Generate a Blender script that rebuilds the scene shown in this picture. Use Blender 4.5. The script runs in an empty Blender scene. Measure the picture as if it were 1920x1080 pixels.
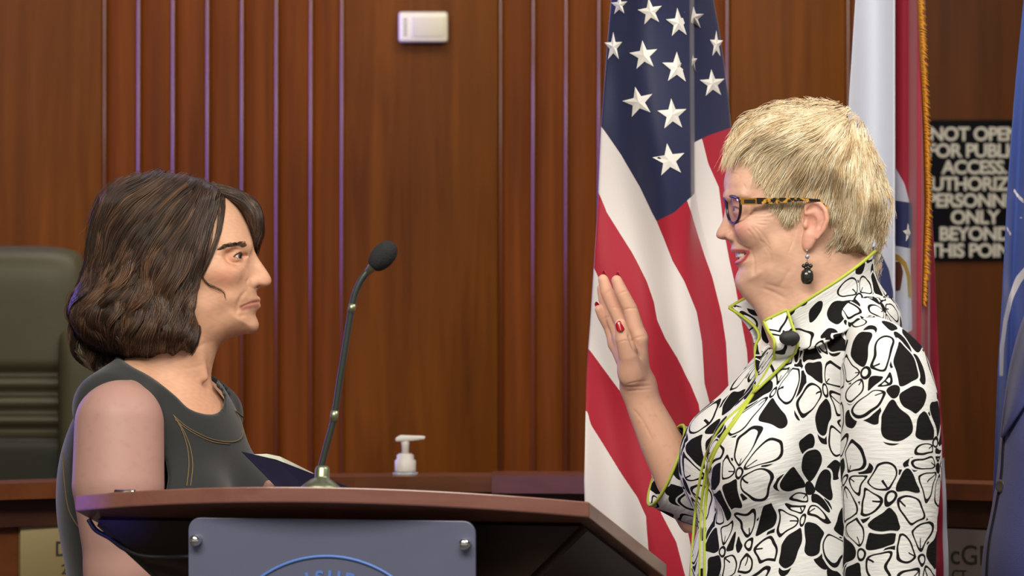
import bpy, bmesh, math, random
import numpy as np
from mathutils import Vector, Matrix
from mathutils.bvhtree import BVHTree

# ------------------------------------------------------------------ camera
F = 8450.0          # focal length in pixels of the 1920 wide frame
CZ = 1.42           # camera height
scene = bpy.context.scene
COL = scene.collection
cam_d = bpy.data.cameras.new('camera')
cam_d.sensor_width = 36.0
cam_d.lens = 36.0 * F / 1920.0
cam_d.clip_start = 0.1
cam_d.clip_end = 60
cam_d.dof.use_dof = True
cam_d.dof.focus_distance = 6.45
cam_d.dof.aperture_fstop = 9.0
cam = bpy.data.objects.new('camera', cam_d)
cam.location = (0, 0, CZ)
cam.rotation_euler = (math.pi / 2, 0, 0)
COL.objects.link(cam)
scene.camera = cam

# ------------------------------------------------------------------ world, lights, exposure
vs = scene.view_settings
vs.view_transform = 'Standard'
vs.look = 'None'
vs.gamma = 1.0
vs.use_curve_mapping = False
vs.exposure = 0.0
world = bpy.data.worlds.new('world')
scene.world = world
world.use_nodes = True
world.node_tree.nodes['Background'].inputs[0].default_value = (0.95, 0.93, 0.9, 1)
world.node_tree.nodes['Background'].inputs[1].default_value = 0.36


def area_light(name, loc, target, size, power, color, size_y=None):
    l = bpy.data.lights.new(name, 'AREA')
    l.shape = 'RECTANGLE'
    l.size = size
    l.size_y = size_y or size
    l.energy = power
    l.color = color
    o = bpy.data.objects.new(name, l)
    o.location = loc
    d = Vector(target) - Vector(loc)
    o.rotation_euler = d.to_track_quat('-Z', 'Y').to_euler()
    COL.objects.link(o)
    return o


WARM = (1.0, 0.93, 0.82)
area_light('ceiling_panel_light', (-0.6, 4.2, 3.15), (0, 6.4, 1.2), 2.4, 135, WARM, 1.2)
area_light('ceiling_panel_light', (1.6, 5.6, 3.15), (1.0, 6.5, 1.0), 1.6, 55, WARM, 1.0)
area_light('ceiling_panel_light', (0.2, 8.2, 3.15), (0.4, 9.4, 1.2), 3.0, 46, WARM, 0.8)
area_light('blue_stage_light', (-2.5, 9.55, 1.9), (0.0, 10.25, 1.7), 0.7, 95, (0.24, 0.20, 1.0), 1.8)


def blue_spot(loc, target, cone, energy):
    sp = bpy.data.lights.new('added_blue_beam', 'SPOT')
    sp.energy = energy
    sp.color = (0.08, 0.10, 1.0)
    sp.spot_size = math.radians(cone)
    sp.spot_blend = 0.8
    sp.shadow_soft_size = 0.03
    so = bpy.data.objects.new('added_blue_beam', sp)
    so.location = loc
    so.rotation_euler = (Vector(target) - Vector(loc)).to_track_quat('-Z', 'Y').to_euler()
    COL.objects.link(so)


blue_spot((-1.9, 4.7, 1.45), (-0.572, 5.92, 1.142), 2.4, 500)  # added narrow beam, puts blue on the lectern's left tip only
blue_spot((-1.9, 6.9, 1.30), (0.05, 7.76, 1.075), 4.6, 420)  # added beam from off to the left, tints the raised dais ledge


# ------------------------------------------------------------------ helpers
def P(px, py, Y):
    """photo pixel (1920x1080) at distance Y -> point in the room"""
    return Vector(((px - 960) * Y / F, Y, CZ - (py - 540) * Y / F))


def PX(px, Y):
    return (px - 960) * Y / F


def PZ(py, Y):
    return CZ - (py - 540) * Y / F


def link(o, parent=None):
    COL.objects.link(o)
    if parent is not None:
        o.parent = parent
        o.matrix_parent_inverse = parent.matrix_basis.inverted()
    return o


def thing(name, label, cat, loc=(0, 0, 0), group=None):
    o = bpy.data.objects.new(name, None)
    o.location = loc
    o.empty_display_size = 0.05
    COL.objects.link(o)
    o['label'] = label
    o['category'] = cat
    if group:
        o['group'] = group
    return o


def tag(o, label, cat, group=None):
    o['label'] = label
    o['category'] = cat
    if group:
        o['group'] = group
    return o


def struct(o):
    o['kind'] = 'structure'
    return o


def mesh_np(name, verts, faces, smooth=True):
    """verts (n,3) array, faces (m,k) int array"""
    verts = np.asarray(verts, np.float32)
    faces = np.asarray(faces, np.int32)
    me = bpy.data.meshes.new(name)
    me.vertices.add(len(verts))
    me.vertices.foreach_set('co', verts.ravel())
    m, k = faces.shape
    me.loops.add(m * k)
    me.loops.foreach_set('vertex_index', faces.ravel())
    me.polygons.add(m)
    me.polygons.foreach_set('loop_start', np.arange(0, m * k, k, dtype=np.int32))
    me.polygons.foreach_set('use_smooth', np.full(m, smooth))
    me.update(calc_edges=True)
    me.validate()
    return me


def obj(name, me, mat, parent=None, smooth=None):
    if smooth is not None:
        for p in me.polygons:
            p.use_smooth = smooth
    if mat is not None:
        me.materials.append(mat)
    o = bpy.data.objects.new(name, me)
    return link(o, parent)


def pymesh(name, verts, faces, mat, parent=None, smooth=False):
    me = bpy.data.meshes.new(name)
    me.from_pydata([tuple(v) for v in verts], [], [tuple(f) for f in faces])
    me.update()
    bm = bmesh.new()
    bm.from_mesh(me)
    bmesh.ops.recalc_face_normals(bm, faces=bm.faces)
    bm.to_mesh(me)
    bm.free()
    return obj(name, me, mat, parent, smooth)


def box(name, lo, hi, mat, parent=None, bevel=0.0, segs=2, mtx=None):
    bm = bmesh.new()
    bmesh.ops.create_cube(bm, size=1.0)
    lo = Vector(lo)
    hi = Vector(hi)
    for v in bm.verts:
        v.co = Vector(((v.co.x + .5) * (hi.x - lo.x) + lo.x, (v.co.y + .5) * (hi.y - lo.y) + lo.y,
                       (v.co.z + .5) * (hi.z - lo.z) + lo.z))
    if bevel > 0:
        bmesh.ops.bevel(bm, geom=bm.edges[:], offset=bevel, segments=segs, affect='EDGES', profile=0.5)
    if mtx is not None:
        bmesh.ops.transform(bm, matrix=mtx, verts=bm.verts[:])
    me = bpy.data.meshes.new(name)
    bm.to_mesh(me)
    bm.free()
    return obj(name, me, mat, parent, bevel > 0)


def prism(name, poly, axis, a, b, mat, parent=None, bevel=0.0, mtx=None, smooth=False, segs=2):
    """extrude a 2D polygon; axis 'y': poly is (x,z); axis 'z': poly is (x,y)"""
    bm = bmesh.new()
    lo = []
    hi = []
    for p in poly:
        if axis == 'y':
            lo.append(bm.verts.new((p[0], a, p[1])))
            hi.append(bm.verts.new((p[0], b, p[1])))
        else:
            lo.append(bm.verts.new((p[0], p[1], a)))
            hi.append(bm.verts.new((p[0], p[1], b)))
    n = len(poly)
    bm.faces.new(lo)
    bm.faces.new(hi[::-1])
    for i in range(n):
        bm.faces.new((lo[i], hi[i], hi[(i + 1) % n], lo[(i + 1) % n]))
    bmesh.ops.recalc_face_normals(bm, faces=bm.faces[:])
    if bevel > 0:
        bmesh.ops.bevel(bm, geom=bm.edges[:], offset=bevel, segments=segs, affect='EDGES', profile=0.5)
    if mtx is not None:
        bmesh.ops.transform(bm, matrix=mtx, verts=bm.verts[:])
    me = bpy.data.meshes.new(name)
    bm.to_mesh(me)
    bm.free()
    return obj(name, me, mat, parent, smooth)


def smooth_path(pts, n):
    """Catmull-Rom resample to n points"""
    pts = np.asarray([tuple(p) for p in pts], float)
    if len(pts) < 3:
        t = np.linspace(0, 1, n)[:, None]
        return pts[0] * (1 - t) + pts[-1] * t
    d = np.r_[0, np.cumsum(np.linalg.norm(np.diff(pts, axis=0), axis=1) ** 0.5)]
    e = np.vstack([2 * pts[0] - pts[1], pts, 2 * pts[-1] - pts[-2]])
    out = []
    for t in np.linspace(0, d[-1], n):
        i = min(max(np.searchsorted(d, t) - 1, 0), len(pts) - 2)
        u = (t - d[i]) / max(d[i + 1] - d[i], 1e-9)
        p0, p1, p2, p3 = e[i], e[i + 1], e[i + 2], e[i + 3]
        out.append(0.5 * (2 * p1 + (p2 - p0) * u + (2 * p0 - 5 * p1 + 4 * p2 - p3) * u * u + (3 * p1 - p0 - 3 * p2 + p3) * u ** 3))
    return np.array(out)


def tube_np(pts, rad, ns=8, closed=False):
    """tube verts and faces along pts; rad scalar or per point"""
    pts = np.asarray([tuple(p) for p in pts], float)
    n = len(pts)
    rad = np.broadcast_to(np.asarray(rad, float), (n,))
    tan = np.gradient(pts, axis=0)
    if closed:
        tan = np.roll(pts, -1, 0) - np.roll(pts, 1, 0)
    tan /= np.linalg.norm(tan, axis=1)[:, None] + 1e-12
    up = np.array([0.13, -0.21, 0.97])
    if abs(tan[0] @ up) > 0.9:
        up = np.array([1.0, 0.1, 0])
    a = np.cross(tan[0], up)
    A = np.zeros((n, 3))
    for i in range(n):
        a = a - tan[i] * (a @ tan[i])
        a /= np.linalg.norm(a) + 1e-12
        A[i] = a
    B = np.cross(tan, A)
    th = np.linspace(0, 2 * np.pi, ns, endpoint=False)
    V = pts[:, None] + rad[:, None, None] * (A[:, None] * np.cos(th)[None, :, None] + B[:, None] * np.sin(th)[None, :, None])
    V = V.reshape(-1, 3)
    fs = []
    m = n if closed else n - 1
    for i in range(m):
        j = (i + 1) % n
        for k in range(ns):
            l = (k + 1) % ns
            fs.append((i * ns + k, i * ns + l, j * ns + l, j * ns + k))
    fs = [tuple(f) for f in fs]
    if not closed:
        fs.append(tuple(range(ns - 1, -1, -1)))
        fs.append(tuple((n - 1) * ns + k for k in range(ns)))
    return V, fs


def tube(name, pts, rad, mat, parent=None, ns=8, closed=False, resample=None):
    if resample:
        pts = smooth_path(pts, resample)
        if not np.isscalar(rad):
            rad = np.interp(np.linspace(0, 1, resample), np.linspace(0, 1, len(rad)), rad)
    V, fs = tube_np(pts, rad, ns, closed)
    return pymesh(name, V, fs, mat, parent, True)


def lathe(name, prof, mat, parent=None, n=32, mtx=None, smooth=True):
    """prof list of (r,z)"""
    V = []
    fs = []
    for r, z in prof:
        for k in range(n):
            a = 2 * math.pi * k / n
            V.append((r * math.cos(a), r * math.sin(a), z))
    for i in range(len(prof) - 1):
        for k in range(n):
            l = (k + 1) % n
            fs.append((i * n + k, i * n + l, (i + 1) * n + l, (i + 1) * n + k))
    if prof[0][0] > 1e-6:
        fs.append(tuple(range(n - 1, -1, -1)))
    if prof[-1][0] > 1e-6:
        fs.append(tuple((len(prof) - 1) * n + k for k in range(n)))
    if mtx is not None:
        V = [mtx @ Vector(v) for v in V]
    me = bpy.data.meshes.new(name)
    me.from_pydata([tuple(v) for v in V], [], fs)
    bm = bmesh.new()
    bm.from_mesh(me)
    bmesh.ops.remove_doubles(bm, verts=bm.verts[:], dist=1e-6)
    bmesh.ops.recalc_face_normals(bm, faces=bm.faces[:])
    bm.to_mesh(me)
    bm.free()
    o = obj(name, me, mat, parent, smooth)
    return o


def text_mesh(name, body, size, mat, parent, mtx, extrude=0.0, offset=0.0, align='CENTER', spacing=1.0, shear=0.0):
    c = bpy.data.curves.new(name, 'FONT')
    c.body = body
    c.size = size
    c.extrude = extrude
    c.offset = offset
    c.align_x = align
    c.space_character = spacing
    c.shear = shear
    c.resolution_u = 4
    t = bpy.data.objects.new(name, c)
    COL.objects.link(t)
    dg = bpy.context.evaluated_depsgraph_get()
    dg.update()
    me = bpy.data.meshes.new_from_object(t.evaluated_get(dg))
    bpy.data.objects.remove(t)
    me.transform(mtx)
    me.name = name
    me.materials.clear()
    return obj(name, me, mat, parent)


# facing the camera: text x -> +X, text y -> +Z, normal -> -Y
def facing(loc, yaw=0.0):
    return Matrix.Translation(loc) @ Matrix.Rotation(yaw, 4, 'Z') @ Matrix.Rotation(math.pi / 2, 4, 'X')


# ------------------------------------------------------------------ materials
def srgb(r, g, b):
    f = lambda c: (c / 255 / 12.92) if c / 255 <= 0.04045 else ((c / 255 + 0.055) / 1.055) ** 2.4
    return (f(r), f(g), f(b))


def mat(name, color, rough=0.5, metal=0.0, spec=0.5, bump=None, sss=0.0, sheen=0.0, coat=0.0):
    """bump: (scale, strength, (sx,sy,sz))"""
    m = bpy.data.materials.new(name)
    m.use_nodes = True
    nt = m.node_tree
    b = nt.nodes['Principled BSDF']
    b.inputs['Base Color'].default_value = (*color, 1)
    b.inputs['Roughness'].default_value = rough
    b.inputs['Metallic'].default_value = metal
    b.inputs['Specular IOR Level'].default_value = spec
    if sheen:
        b.inputs['Sheen Weight'].default_value = sheen
    if coat:
        b.inputs['Coat Weight'].default_value = coat
        b.inputs['Coat Roughness'].default_value = 0.15
    if sss:
        b.inputs['Subsurface Weight'].default_value = sss
        b.inputs['Subsurface Radius'].default_value = (0.012, 0.005, 0.003)
        b.inputs['Subsurface Scale'].default_value = 0.6
    tc = nt.nodes.new('ShaderNodeTexCoord')
    mp = nt.nodes.new('ShaderNodeMapping')
    nt.links.new(tc.outputs['Object'], mp.inputs['Vector'])
    # gentle tone variation on every material
    nz = nt.nodes.new('ShaderNodeTexNoise')
    nz.inputs['Scale'].default_value = 9.0
    nz.inputs['Detail'].default_value = 4.0
    nt.links.new(mp.outputs['Vector'], nz.inputs['Vector'])
    mx = nt.nodes.new('ShaderNodeMix')
    mx.data_type = 'RGBA'
    mx.inputs[6].default_value = (*[c * 0.92 for c in color], 1)
    mx.inputs[7].default_value = (*[min(1, c * 1.08) for c in color], 1)
    nt.links.new(nz.outputs['Fac'], mx.inputs[0])
    nt.links.new(mx.outputs[2], b.inputs['Base Color'])
    if bump:
        nb = nt.nodes.new('ShaderNodeTexNoise')
        nb.inputs['Scale'].default_value = bump[0]
        nb.inputs['Detail'].default_value = 3.0
        mb = nt.nodes.new('ShaderNodeMapping')
        mb.inputs['Scale'].default_value = bump[2] if len(bump) > 2 else (1, 1, 1)
        nt.links.new(tc.outputs['Object'], mb.inputs['Vector'])
        nt.links.new(mb.outputs['Vector'], nb.inputs['Vector'])
        bp = nt.nodes.new('ShaderNodeBump')
        bp.inputs['Strength'].default_value = bump[1]
        bp.inputs['Distance'].default_value = 0.002
        nt.links.new(nb.outputs['Fac'], bp.inputs['Height'])
        nt.links.new(bp.outputs['Normal'], b.inputs['Normal'])
    return m


def wood(name, dark, light, rough=0.4, axis_scale=(14, 14, 0.9), spec=0.4, coat=0.0, noise=3.0):
    m = bpy.data.materials.new(name)
    m.use_nodes = True
    nt = m.node_tree
    b = nt.nodes['Principled BSDF']
    tc = nt.nodes.new('ShaderNodeTexCoord')
    mp = nt.nodes.new('ShaderNodeMapping')
    mp.inputs['Scale'].default_value = axis_scale
    nt.links.new(tc.outputs['Object'], mp.inputs['Vector'])
    n1 = nt.nodes.new('ShaderNodeTexNoise')
    n1.inputs['Scale'].default_value = noise
    n1.inputs['Detail'].default_value = 8
    n1.inputs['Roughness'].default_value = 0.62
    n1.inputs['Distortion'].default_value = 0.6
    nt.links.new(mp.outputs['Vector'], n1.inputs['Vector'])
    n2 = nt.nodes.new('ShaderNodeTexNoise')
    n2.inputs['Scale'].default_value = 1.6
    n2.inputs['Detail'].default_value = 2
    nt.links.new(tc.outputs['Object'], n2.inputs['Vector'])
    ma = nt.nodes.new('ShaderNodeMath')
    ma.operation = 'MULTIPLY_ADD'
    ma.inputs[1].default_value = 0.65
    nt.links.new(n1.outputs['Fac'], ma.inputs[0])
    mb = nt.nodes.new('ShaderNodeMath')
    mb.operation = 'MULTIPLY'
    mb.inputs[1].default_value = 0.35
    nt.links.new(n2.outputs['Fac'], mb.inputs[0])
    nt.links.new(mb.outputs[0], ma.inputs[2])
    cr = nt.nodes.new('ShaderNodeValToRGB')
    cr.color_ramp.elements[0].position = 0.34
    cr.color_ramp.elements[0].color = (*dark, 1)
    cr.color_ramp.elements[1].position = 0.68
    cr.color_ramp.elements[1].color = (*light, 1)
    nt.links.new(ma.outputs[0], cr.inputs[0])
    nt.links.new(cr.outputs[0], b.inputs['Base Color'])
    b.inputs['Roughness'].default_value = rough
    b.inputs['Specular IOR Level'].default_value = spec
    b.inputs['Coat Weight'].default_value = coat
    b.inputs['Coat Roughness'].default_value = 0.25
    return m


def attr_layers(name, base, layers, rough=0.8, sheen=0.2, soft=0.0012, stripes=None, bump=None, spec=0.2):
    """cloth whose colour areas come from signed-distance attributes (negative = inside);
    stripes = (attribute, colourA, colourB) alternates at whole numbers"""
    m = bpy.data.materials.new(name)
    m.use_nodes = True
    nt = m.node_tree
    b = nt.nodes['Principled BSDF']
    b.inputs['Roughness'].default_value = rough
    b.inputs['Sheen Weight'].default_value = sheen
    b.inputs['Specular IOR Level'].default_value = spec
    rgb = nt.nodes.new('ShaderNodeRGB')
    rgb.outputs[0].default_value = (*base, 1)
    cur = rgb.outputs[0]
    if stripes:
        at = nt.nodes.new('ShaderNodeAttribute')
        at.attribute_name = stripes[0]
        h = nt.nodes.new('ShaderNodeMath')
        h.operation = 'PINGPONG'
        h.inputs[1].default_value = 1.0
        sh = nt.nodes.new('ShaderNodeMath')
        sh.operation = 'ADD'
        sh.inputs[1].default_value = 0.5
        nt.links.new(at.outputs['Fac'], sh.inputs[0])
        nt.links.new(sh.outputs[0], h.inputs[0])
        g = nt.nodes.new('ShaderNodeMath')
        g.operation = 'GREATER_THAN'
        g.inputs[1].default_value = 0.5
        nt.links.new(h.outputs[0], g.inputs[0])
        mx = nt.nodes.new('ShaderNodeMix')
        mx.data_type = 'RGBA'
        mx.inputs[6].default_value = (*stripes[1], 1)
        mx.inputs[7].default_value = (*stripes[2], 1)
        nt.links.new(g.outputs[0], mx.inputs[0])
        cur = mx.outputs[2]
    for an, colr in layers:
        at = nt.nodes.new('ShaderNodeAttribute')
        at.attribute_name = an
        mr = nt.nodes.new('ShaderNodeMapRange')
        mr.inputs['From Min'].default_value = -soft
        mr.inputs['From Max'].default_value = soft
        mr.inputs['To Min'].default_value = 1
        mr.inputs['To Max'].default_value = 0
        nt.links.new(at.outputs['Fac'], mr.inputs['Value'])
        mx = nt.nodes.new('ShaderNodeMix')
        mx.data_type = 'RGBA'
        nt.links.new(mr.outputs[0], mx.inputs[0])
        nt.links.new(cur, mx.inputs[6])
        mx.inputs[7].default_value = (*colr, 1)
        cur = mx.outputs[2]
    nt.links.new(cur, b.inputs['Base Color'])
    tc = nt.nodes.new('ShaderNodeTexCoord')
    nb = nt.nodes.new('ShaderNodeTexNoise')
    nb.inputs['Scale'].default_value = (bump or (260, 0.1))[0]
    bp = nt.nodes.new('ShaderNodeBump')
    bp.inputs['Strength'].default_value = (bump or (260, 0.1))[1]
    bp.inputs['Distance'].default_value = 0.002
    nt.links.new(tc.outputs['Object'], nb.inputs['Vector'])
    nt.links.new(nb.outputs['Fac'], bp.inputs['Height'])
    nt.links.new(bp.outputs['Normal'], b.inputs['Normal'])
    return m


def vcol_mat(name, rough=0.5, sss=0.0, spec=0.4, bump=None, sheen=0.0):
    m = mat(name, (0.5, 0.5, 0.5), rough, 0, spec, bump, sss, sheen)
    nt = m.node_tree
    at = nt.nodes.new('ShaderNodeAttribute')
    at.attribute_name = 'Col'
    b = nt.nodes['Principled BSDF']
    nt.links.new(at.outputs['Color'], b.inputs['Base Color'])
    return m


def set_col(me, rgb):
    a = me.color_attributes.new('Col', 'FLOAT_COLOR', 'POINT')
    c = np.ones((len(me.vertices), 4), np.float32)
    c[:, :3] = rgb
    a.data.foreach_set('color', c.ravel())


def set_attr(me, name, val):
    a = me.attributes.new(name, 'FLOAT', 'POINT')
    a.data.foreach_set('value', np.asarray(val, np.float32).ravel())


def poly_sdf(x, z, poly):
    """signed distance (negative inside) from points to a closed polygon"""
    x = np.asarray(x, np.float32)
    z = np.asarray(z, np.float32)
    poly = np.asarray(poly, np.float32)
    d2 = np.full(np.broadcast(x, z).shape, 1e9, np.float32)
    ins = np.zeros(d2.shape, bool)
    n = len(poly)
    for i in range(n):
        ax, az = poly[i]
        bx, bz = poly[(i + 1) % n]
        ex, ez = bx - ax, bz - az
        t = np.clip(((x - ax) * ex + (z - az) * ez) / (ex * ex + ez * ez + 1e-12), 0, 1)
        d2 = np.minimum(d2, (x - ax - t * ex) ** 2 + (z - az - t * ez) ** 2)
        if az != bz:
            c = ((az > z) != (bz > z)) & (x < (bx - ax) * (z - az) / (bz - az) + ax)
            ins ^= c
    d = np.sqrt(d2)
    return np.where(ins, -d, d)


def line_dist(x, z, pts):
    pts = np.asarray(pts, np.float32)
    d2 = np.full(np.broadcast(x, z).shape, 1e9, np.float32)
    for i in range(len(pts) - 1):
        ax, az = pts[i]
        ex, ez = pts[i + 1] - pts[i]
        t = np.clip(((x - ax) * ex + (z - az) * ez) / (ex * ex + ez * ez + 1e-12), 0, 1)
        d2 = np.minimum(d2, (x - ax - t * ex) ** 2 + (z - az - t * ez) ** 2)
    return np.sqrt(d2)


def round_poly(poly, n):
    """closed smooth polygon"""
    p = np.asarray(poly, float)
    e = np.vstack([p[-2:], p, p[:3]])
    s = smooth_path(e, n * 3)
    # keep the part between original first and last-wrap
    k = len(e)
    d = np.r_[0, np.cumsum(np.linalg.norm(np.diff(e, axis=0), axis=1) ** 0.5)]
    t = np.linspace(0, d[-1], n * 3)
    return s[(t >= d[2]) & (t < d[k - 3])]


# ------------------------------------------------------------------ the room
M_wood = wood('cherry_wood_panel', srgb(82, 40, 0), srgb(121, 67, 8), 0.5, (9, 9, 0.55), 0.12)
M_mould = wood('cherry_wood_moulding', srgb(86, 38, 0), srgb(122, 62, 6), 0.5, (16, 16, 0.5), 0.12)
M_bead = wood('lacquered_bead', srgb(96, 46, 16), srgb(126, 66, 26), 0.28, (16, 16, 0.5), 0.7, 1.0)
M_dwood = wood('dark_walnut_door', srgb(60, 29, 3), srgb(86, 44, 8), 0.5, (9, 9, 0.6), 0.1)
M_desk = wood('dais_wood', srgb(86, 44, 14), srgb(116, 64, 26), 0.4, (1.2, 9, 9))
M_deskdark = wood('dais_wood_dark', srgb(52, 28, 15), srgb(72, 40, 22), 0.4, (1.2, 9, 9))
M_carpet = mat('grey_carpet', srgb(92, 86, 80), 0.95, bump=(220, 0.4))
M_ceil = mat('ceiling_tile', srgb(205, 200, 190), 0.9, bump=(90, 0.2))
M_plaster = mat('beige_plaster', srgb(176, 160, 138), 0.85, bump=(60, 0.1))

YW = 10.0
struct(box('floor', (-4, 1.0, -0.1), (4, YW + .2, 0), M_carpet))
struct(box('ceiling', (-4, 3.0, 3.3), (4, YW + .2, 3.4), M_ceil))
struct(box('wall_left', (-4.1, 3.0, 0), (-4.0, YW + .2, 3.3), M_plaster))
struct(box('wall_right', (4.0, 3.0, 0), (4.1, YW + .2, 3.3), M_plaster))
wall = struct(box('wall_back', (-4, YW + .02, 0), (4, YW + .2, 3.3), M_mould))


def wpanel(px0, px1, mt=None, proud=0.018):
    return box('panel', (PX(px0, YW), YW - proud, 0.02), (PX(px1, YW), YW + .03, 3.28), mt or M_wood, wall, 0.003)


def flute_run(x0, n, step):
    """a run of upright fluted boards, each with a bead on its left and a shallow cove"""
    w = step * YW / F
    prof = []
    for i in range(n):
        X = PX(x0 + i * step, YW)
        pts = [(0.0, 0.03), (0.0, -0.004), (0.009, -0.004)]
        for k in range(11):                      # broad shallow round face
            t = k / 10
            pts.append((0.0110 + (w - 0.0125) * t, -0.0085 - 0.0040 * math.sin(math.pi * t) ** 0.8))
        pts += [(w - 0.0001, -0.006), (w - 0.0001, 0.03)]
        poly = [(X + p[0], YW + p[1]) for p in pts]
        bd = [(X + 0.0042 + 0.0042 * math.cos(a), YW - 0.009 + 0.0068 * math.sin(a)) for a in np.linspace(0, 2 * math.pi, 16, endpoint=False)]
        prism('bead', bd, 'z', 0.02, 3.28, M_bead, wall, smooth=True)
        prism('fluted_moulding', poly, 'z', 0.02, 3.28, M_mould, wall)
    Xe = PX(x0 + n * step, YW)
    bd = [(Xe - 0.0030 + 0.0042 * math.cos(a), YW - 0.014 + 0.0068 * math.sin(a)) for a in np.linspace(0, 2 * math.pi, 16, endpoint=False)]
    prism('bead', bd, 'z', 0.02, 3.28, M_bead, wall, smooth=True)


wpanel(-700, 193)
flute_run(193, 7, 64.5)
wpanel(645, 934)
flute_run(935, 7, 61.5)
wpanel(1368, 1585)
flute_run(1586, 2, 66)
wpanel(1720, 1990, M_dwood, 0.008)
wpanel(1990, 2700)

# wall sensor box
sb = thing('wall_sensor', 'white plastic wall sensor box mounted high on the wood panel', 'sensor', P(795, 82, YW - .02))
M_ivory = mat('ivory_plastic', srgb(238, 232, 205), 0.45)
M_ivory2 = mat('ivory_plastic_cover', srgb(214, 208, 180), 0.5)
M_black = mat('black_plastic', (0.012, 0.012, 0.013), 0.45)
x0, x1 = PX(749, YW), PX(840, YW)
z0, z1 = PZ(81, YW), PZ(25, YW)
box('housing', (x0, YW - .058, z0), (x1, YW - .019, z1), M_ivory, sb, 0.006, 3)
box('cover', (PX(773, YW), YW - .061, PZ(73, YW)), (PX(836, YW), YW - .056, PZ(35, YW)), M_ivory2, sb, 0.002)
for i in range(5):
    zc = PZ(40 + i * 7, YW)
    box('vent_slot', (PX(758, YW), YW - .0590, zc - .0016), (PX(764, YW), YW - .0575, zc + .0016), M_black, sb)

# access sign
M_signblack = mat('sign_black', (0.004, 0.004, 0.004), 0.7, spec=0.05)
M_signwhite = mat('sign_lettering', srgb(186, 182, 160), 0.7, spec=0.1)
YS = YW - 0.012
sg = thing('access_sign', 'black wall sign with white capital lettering about public access', 'sign', P(1825, 490, YS))
box('sign_plate', (PX(1744, YS), YS - .008, PZ(488, YS)), (PX(1912, YS), YS + .003, PZ(225, YS)), M_signblack, sg, 0.001)
lines = ['NOT OPEN', 'FOR PUBLIC', 'ACCESS.', 'AUTHORIZED', 'PERSONNEL', 'ONLY', 'BEYOND', 'THIS POINT']
for i, tx in enumerate(lines):
    yb = 263 + i * 31.2
    text_mesh('lettering', tx, 0.0415, M_signwhite, sg, facing(P(1828, yb, YS - .0085)), 0.0006, 0.0011, spacing=0.93)

# ------------------------------------------------------------------ dais desk
ZD = 1.094
arc = []
for t in np.linspace(-1, 1, 33):
    X = t * 1.45
    arc.append((X, 7.80 - 0.42 * (abs(X + 0.05) / 1.0) ** 2 * 1.1))
dais = thing('dais_desk', 'curved wooden council dais desk in front of the panelled wall', 'desk', (0, 7.8, 0))


def arc_slab(name, pts, off0, off1, za, zb, mt, parent):
    n = len(pts)
    V = []
    for (x, y) in pts:
        V += [(x, y + off0, za), (x, y + off1, za), (x, y + off1, zb), (x, y + off0, zb)]
    fs = []
    for i in range(n - 1):
        a, b = i * 4, i * 4 + 4
        for k in range(4):
            l = (k + 1) % 4
            fs.append((a + k, a + l, b + l, b + k))
    fs += [(0, 1, 2, 3), ((n - 1) * 4 + 3, (n - 1) * 4 + 2, (n - 1) * 4 + 1, (n - 1) * 4)]
    return pymesh(name, V, fs, mt, parent)


def sub(a, b):
    return [p for p in arc if a <= p[0] <= b]


arc_slab('worktop', arc, 0.0, 0.16, ZD - 0.027, ZD, M_desk, dais)
arc_slab('front_rail', arc, 0.05, 0.09, ZD - 0.075, ZD - 0.027, M_deskdark, dais)
for a, b in ((-1.45, -0.9), (-0.9, -0.36), (-0.36, 0.18), (0.18, 0.72), (0.72, 1.45)):
    pts = [(x, np.interp(x, [p[0] for p in arc], [p[1] for p in arc])) for x in np.linspace(a + .004, b - .004, 8)]
    arc_slab('front_panel', pts, 0.075, 0.10, 0.0, ZD - 0.06, M_desk, dais)
M_ledge = wood('ledge_wood', srgb(86, 44, 30), srgb(112, 64, 46), 0.25, (1.2, 9, 9), 0.6, 0.5)
lp = [(x, np.interp(x, [p[0] for p in arc], [p[1] for p in arc]) - 0.03) for x in np.linspace(PX(922, 7.78), PX(1100, 7.75), 6)]
arc_slab('raised_ledge', lp, 0.0, 0.185, ZD - 0.028, ZD + 0.003, M_ledge, dais)

# name plates on the dais front
M_brass = mat('name_plate_brass', srgb(150, 134, 92), 0.45, 0.15)
M_plategrey = mat('name_plate_grey', srgb(128, 118, 112), 0.45, 0.15)
M_ink = mat('name_plate_ink', (0.03, 0.028, 0.025), 0.6)
ya = lambda X: float(np.interp(X, [p[0] for p in arc], [p[1] for p in arc]))


def name_plate(px0, px1, py0, mt, rows, label):
    Xm = PX((px0 + px1) / 2, 7.5)
    Y = ya(Xm) + 0.06
    for _ in range(3):
        Xm = PX((px0 + px1) / 2, Y)
        Y = ya(Xm) + 0.06
    slope = (ya(Xm + .02) - ya(Xm - .02)) / 0.04
    yaw = math.atan(slope)
    w = (px1 - px0) * Y / F
    r = thing('name_plate', label, 'sign', (Xm, Y, PZ(py0, Y) - .1))
    M = Matrix.Translation((Xm, Y, PZ(py0, Y))) @ Matrix.Rotation(yaw, 4, 'Z')
    box('plate', (-w / 2, -.004, -0.125), (w / 2, .016, 0), mt, r, 0.001, 2, M)
    for tx, ppx, ppy, size in rows:
        X = (ppx - (px0 + px1) / 2) * Y / F
        text_mesh('lettering', tx, size, M_ink, r, M @ Matrix.Translation((X, -.0048, -(ppy - py0) * Y / F)) @ Matrix.Rotation(math.pi / 2, 4, 'X'), 0.0003, 0.0002, 'LEFT')


name_plate(24, 330, 978, M_brass, [('D', 93, 1040, 0.036), ('2N', 106, 1074, 0.024)],
           'brass coloured name plate with a letter D on the dais front')
name_plate(1640, 1890, 990, M_plategrey, [('cGE', 1786, 1056, 0.047), ('CT', 1790, 1084, 0.022)],
           'grey name plate with dark lettering behind the blue suit')

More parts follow.
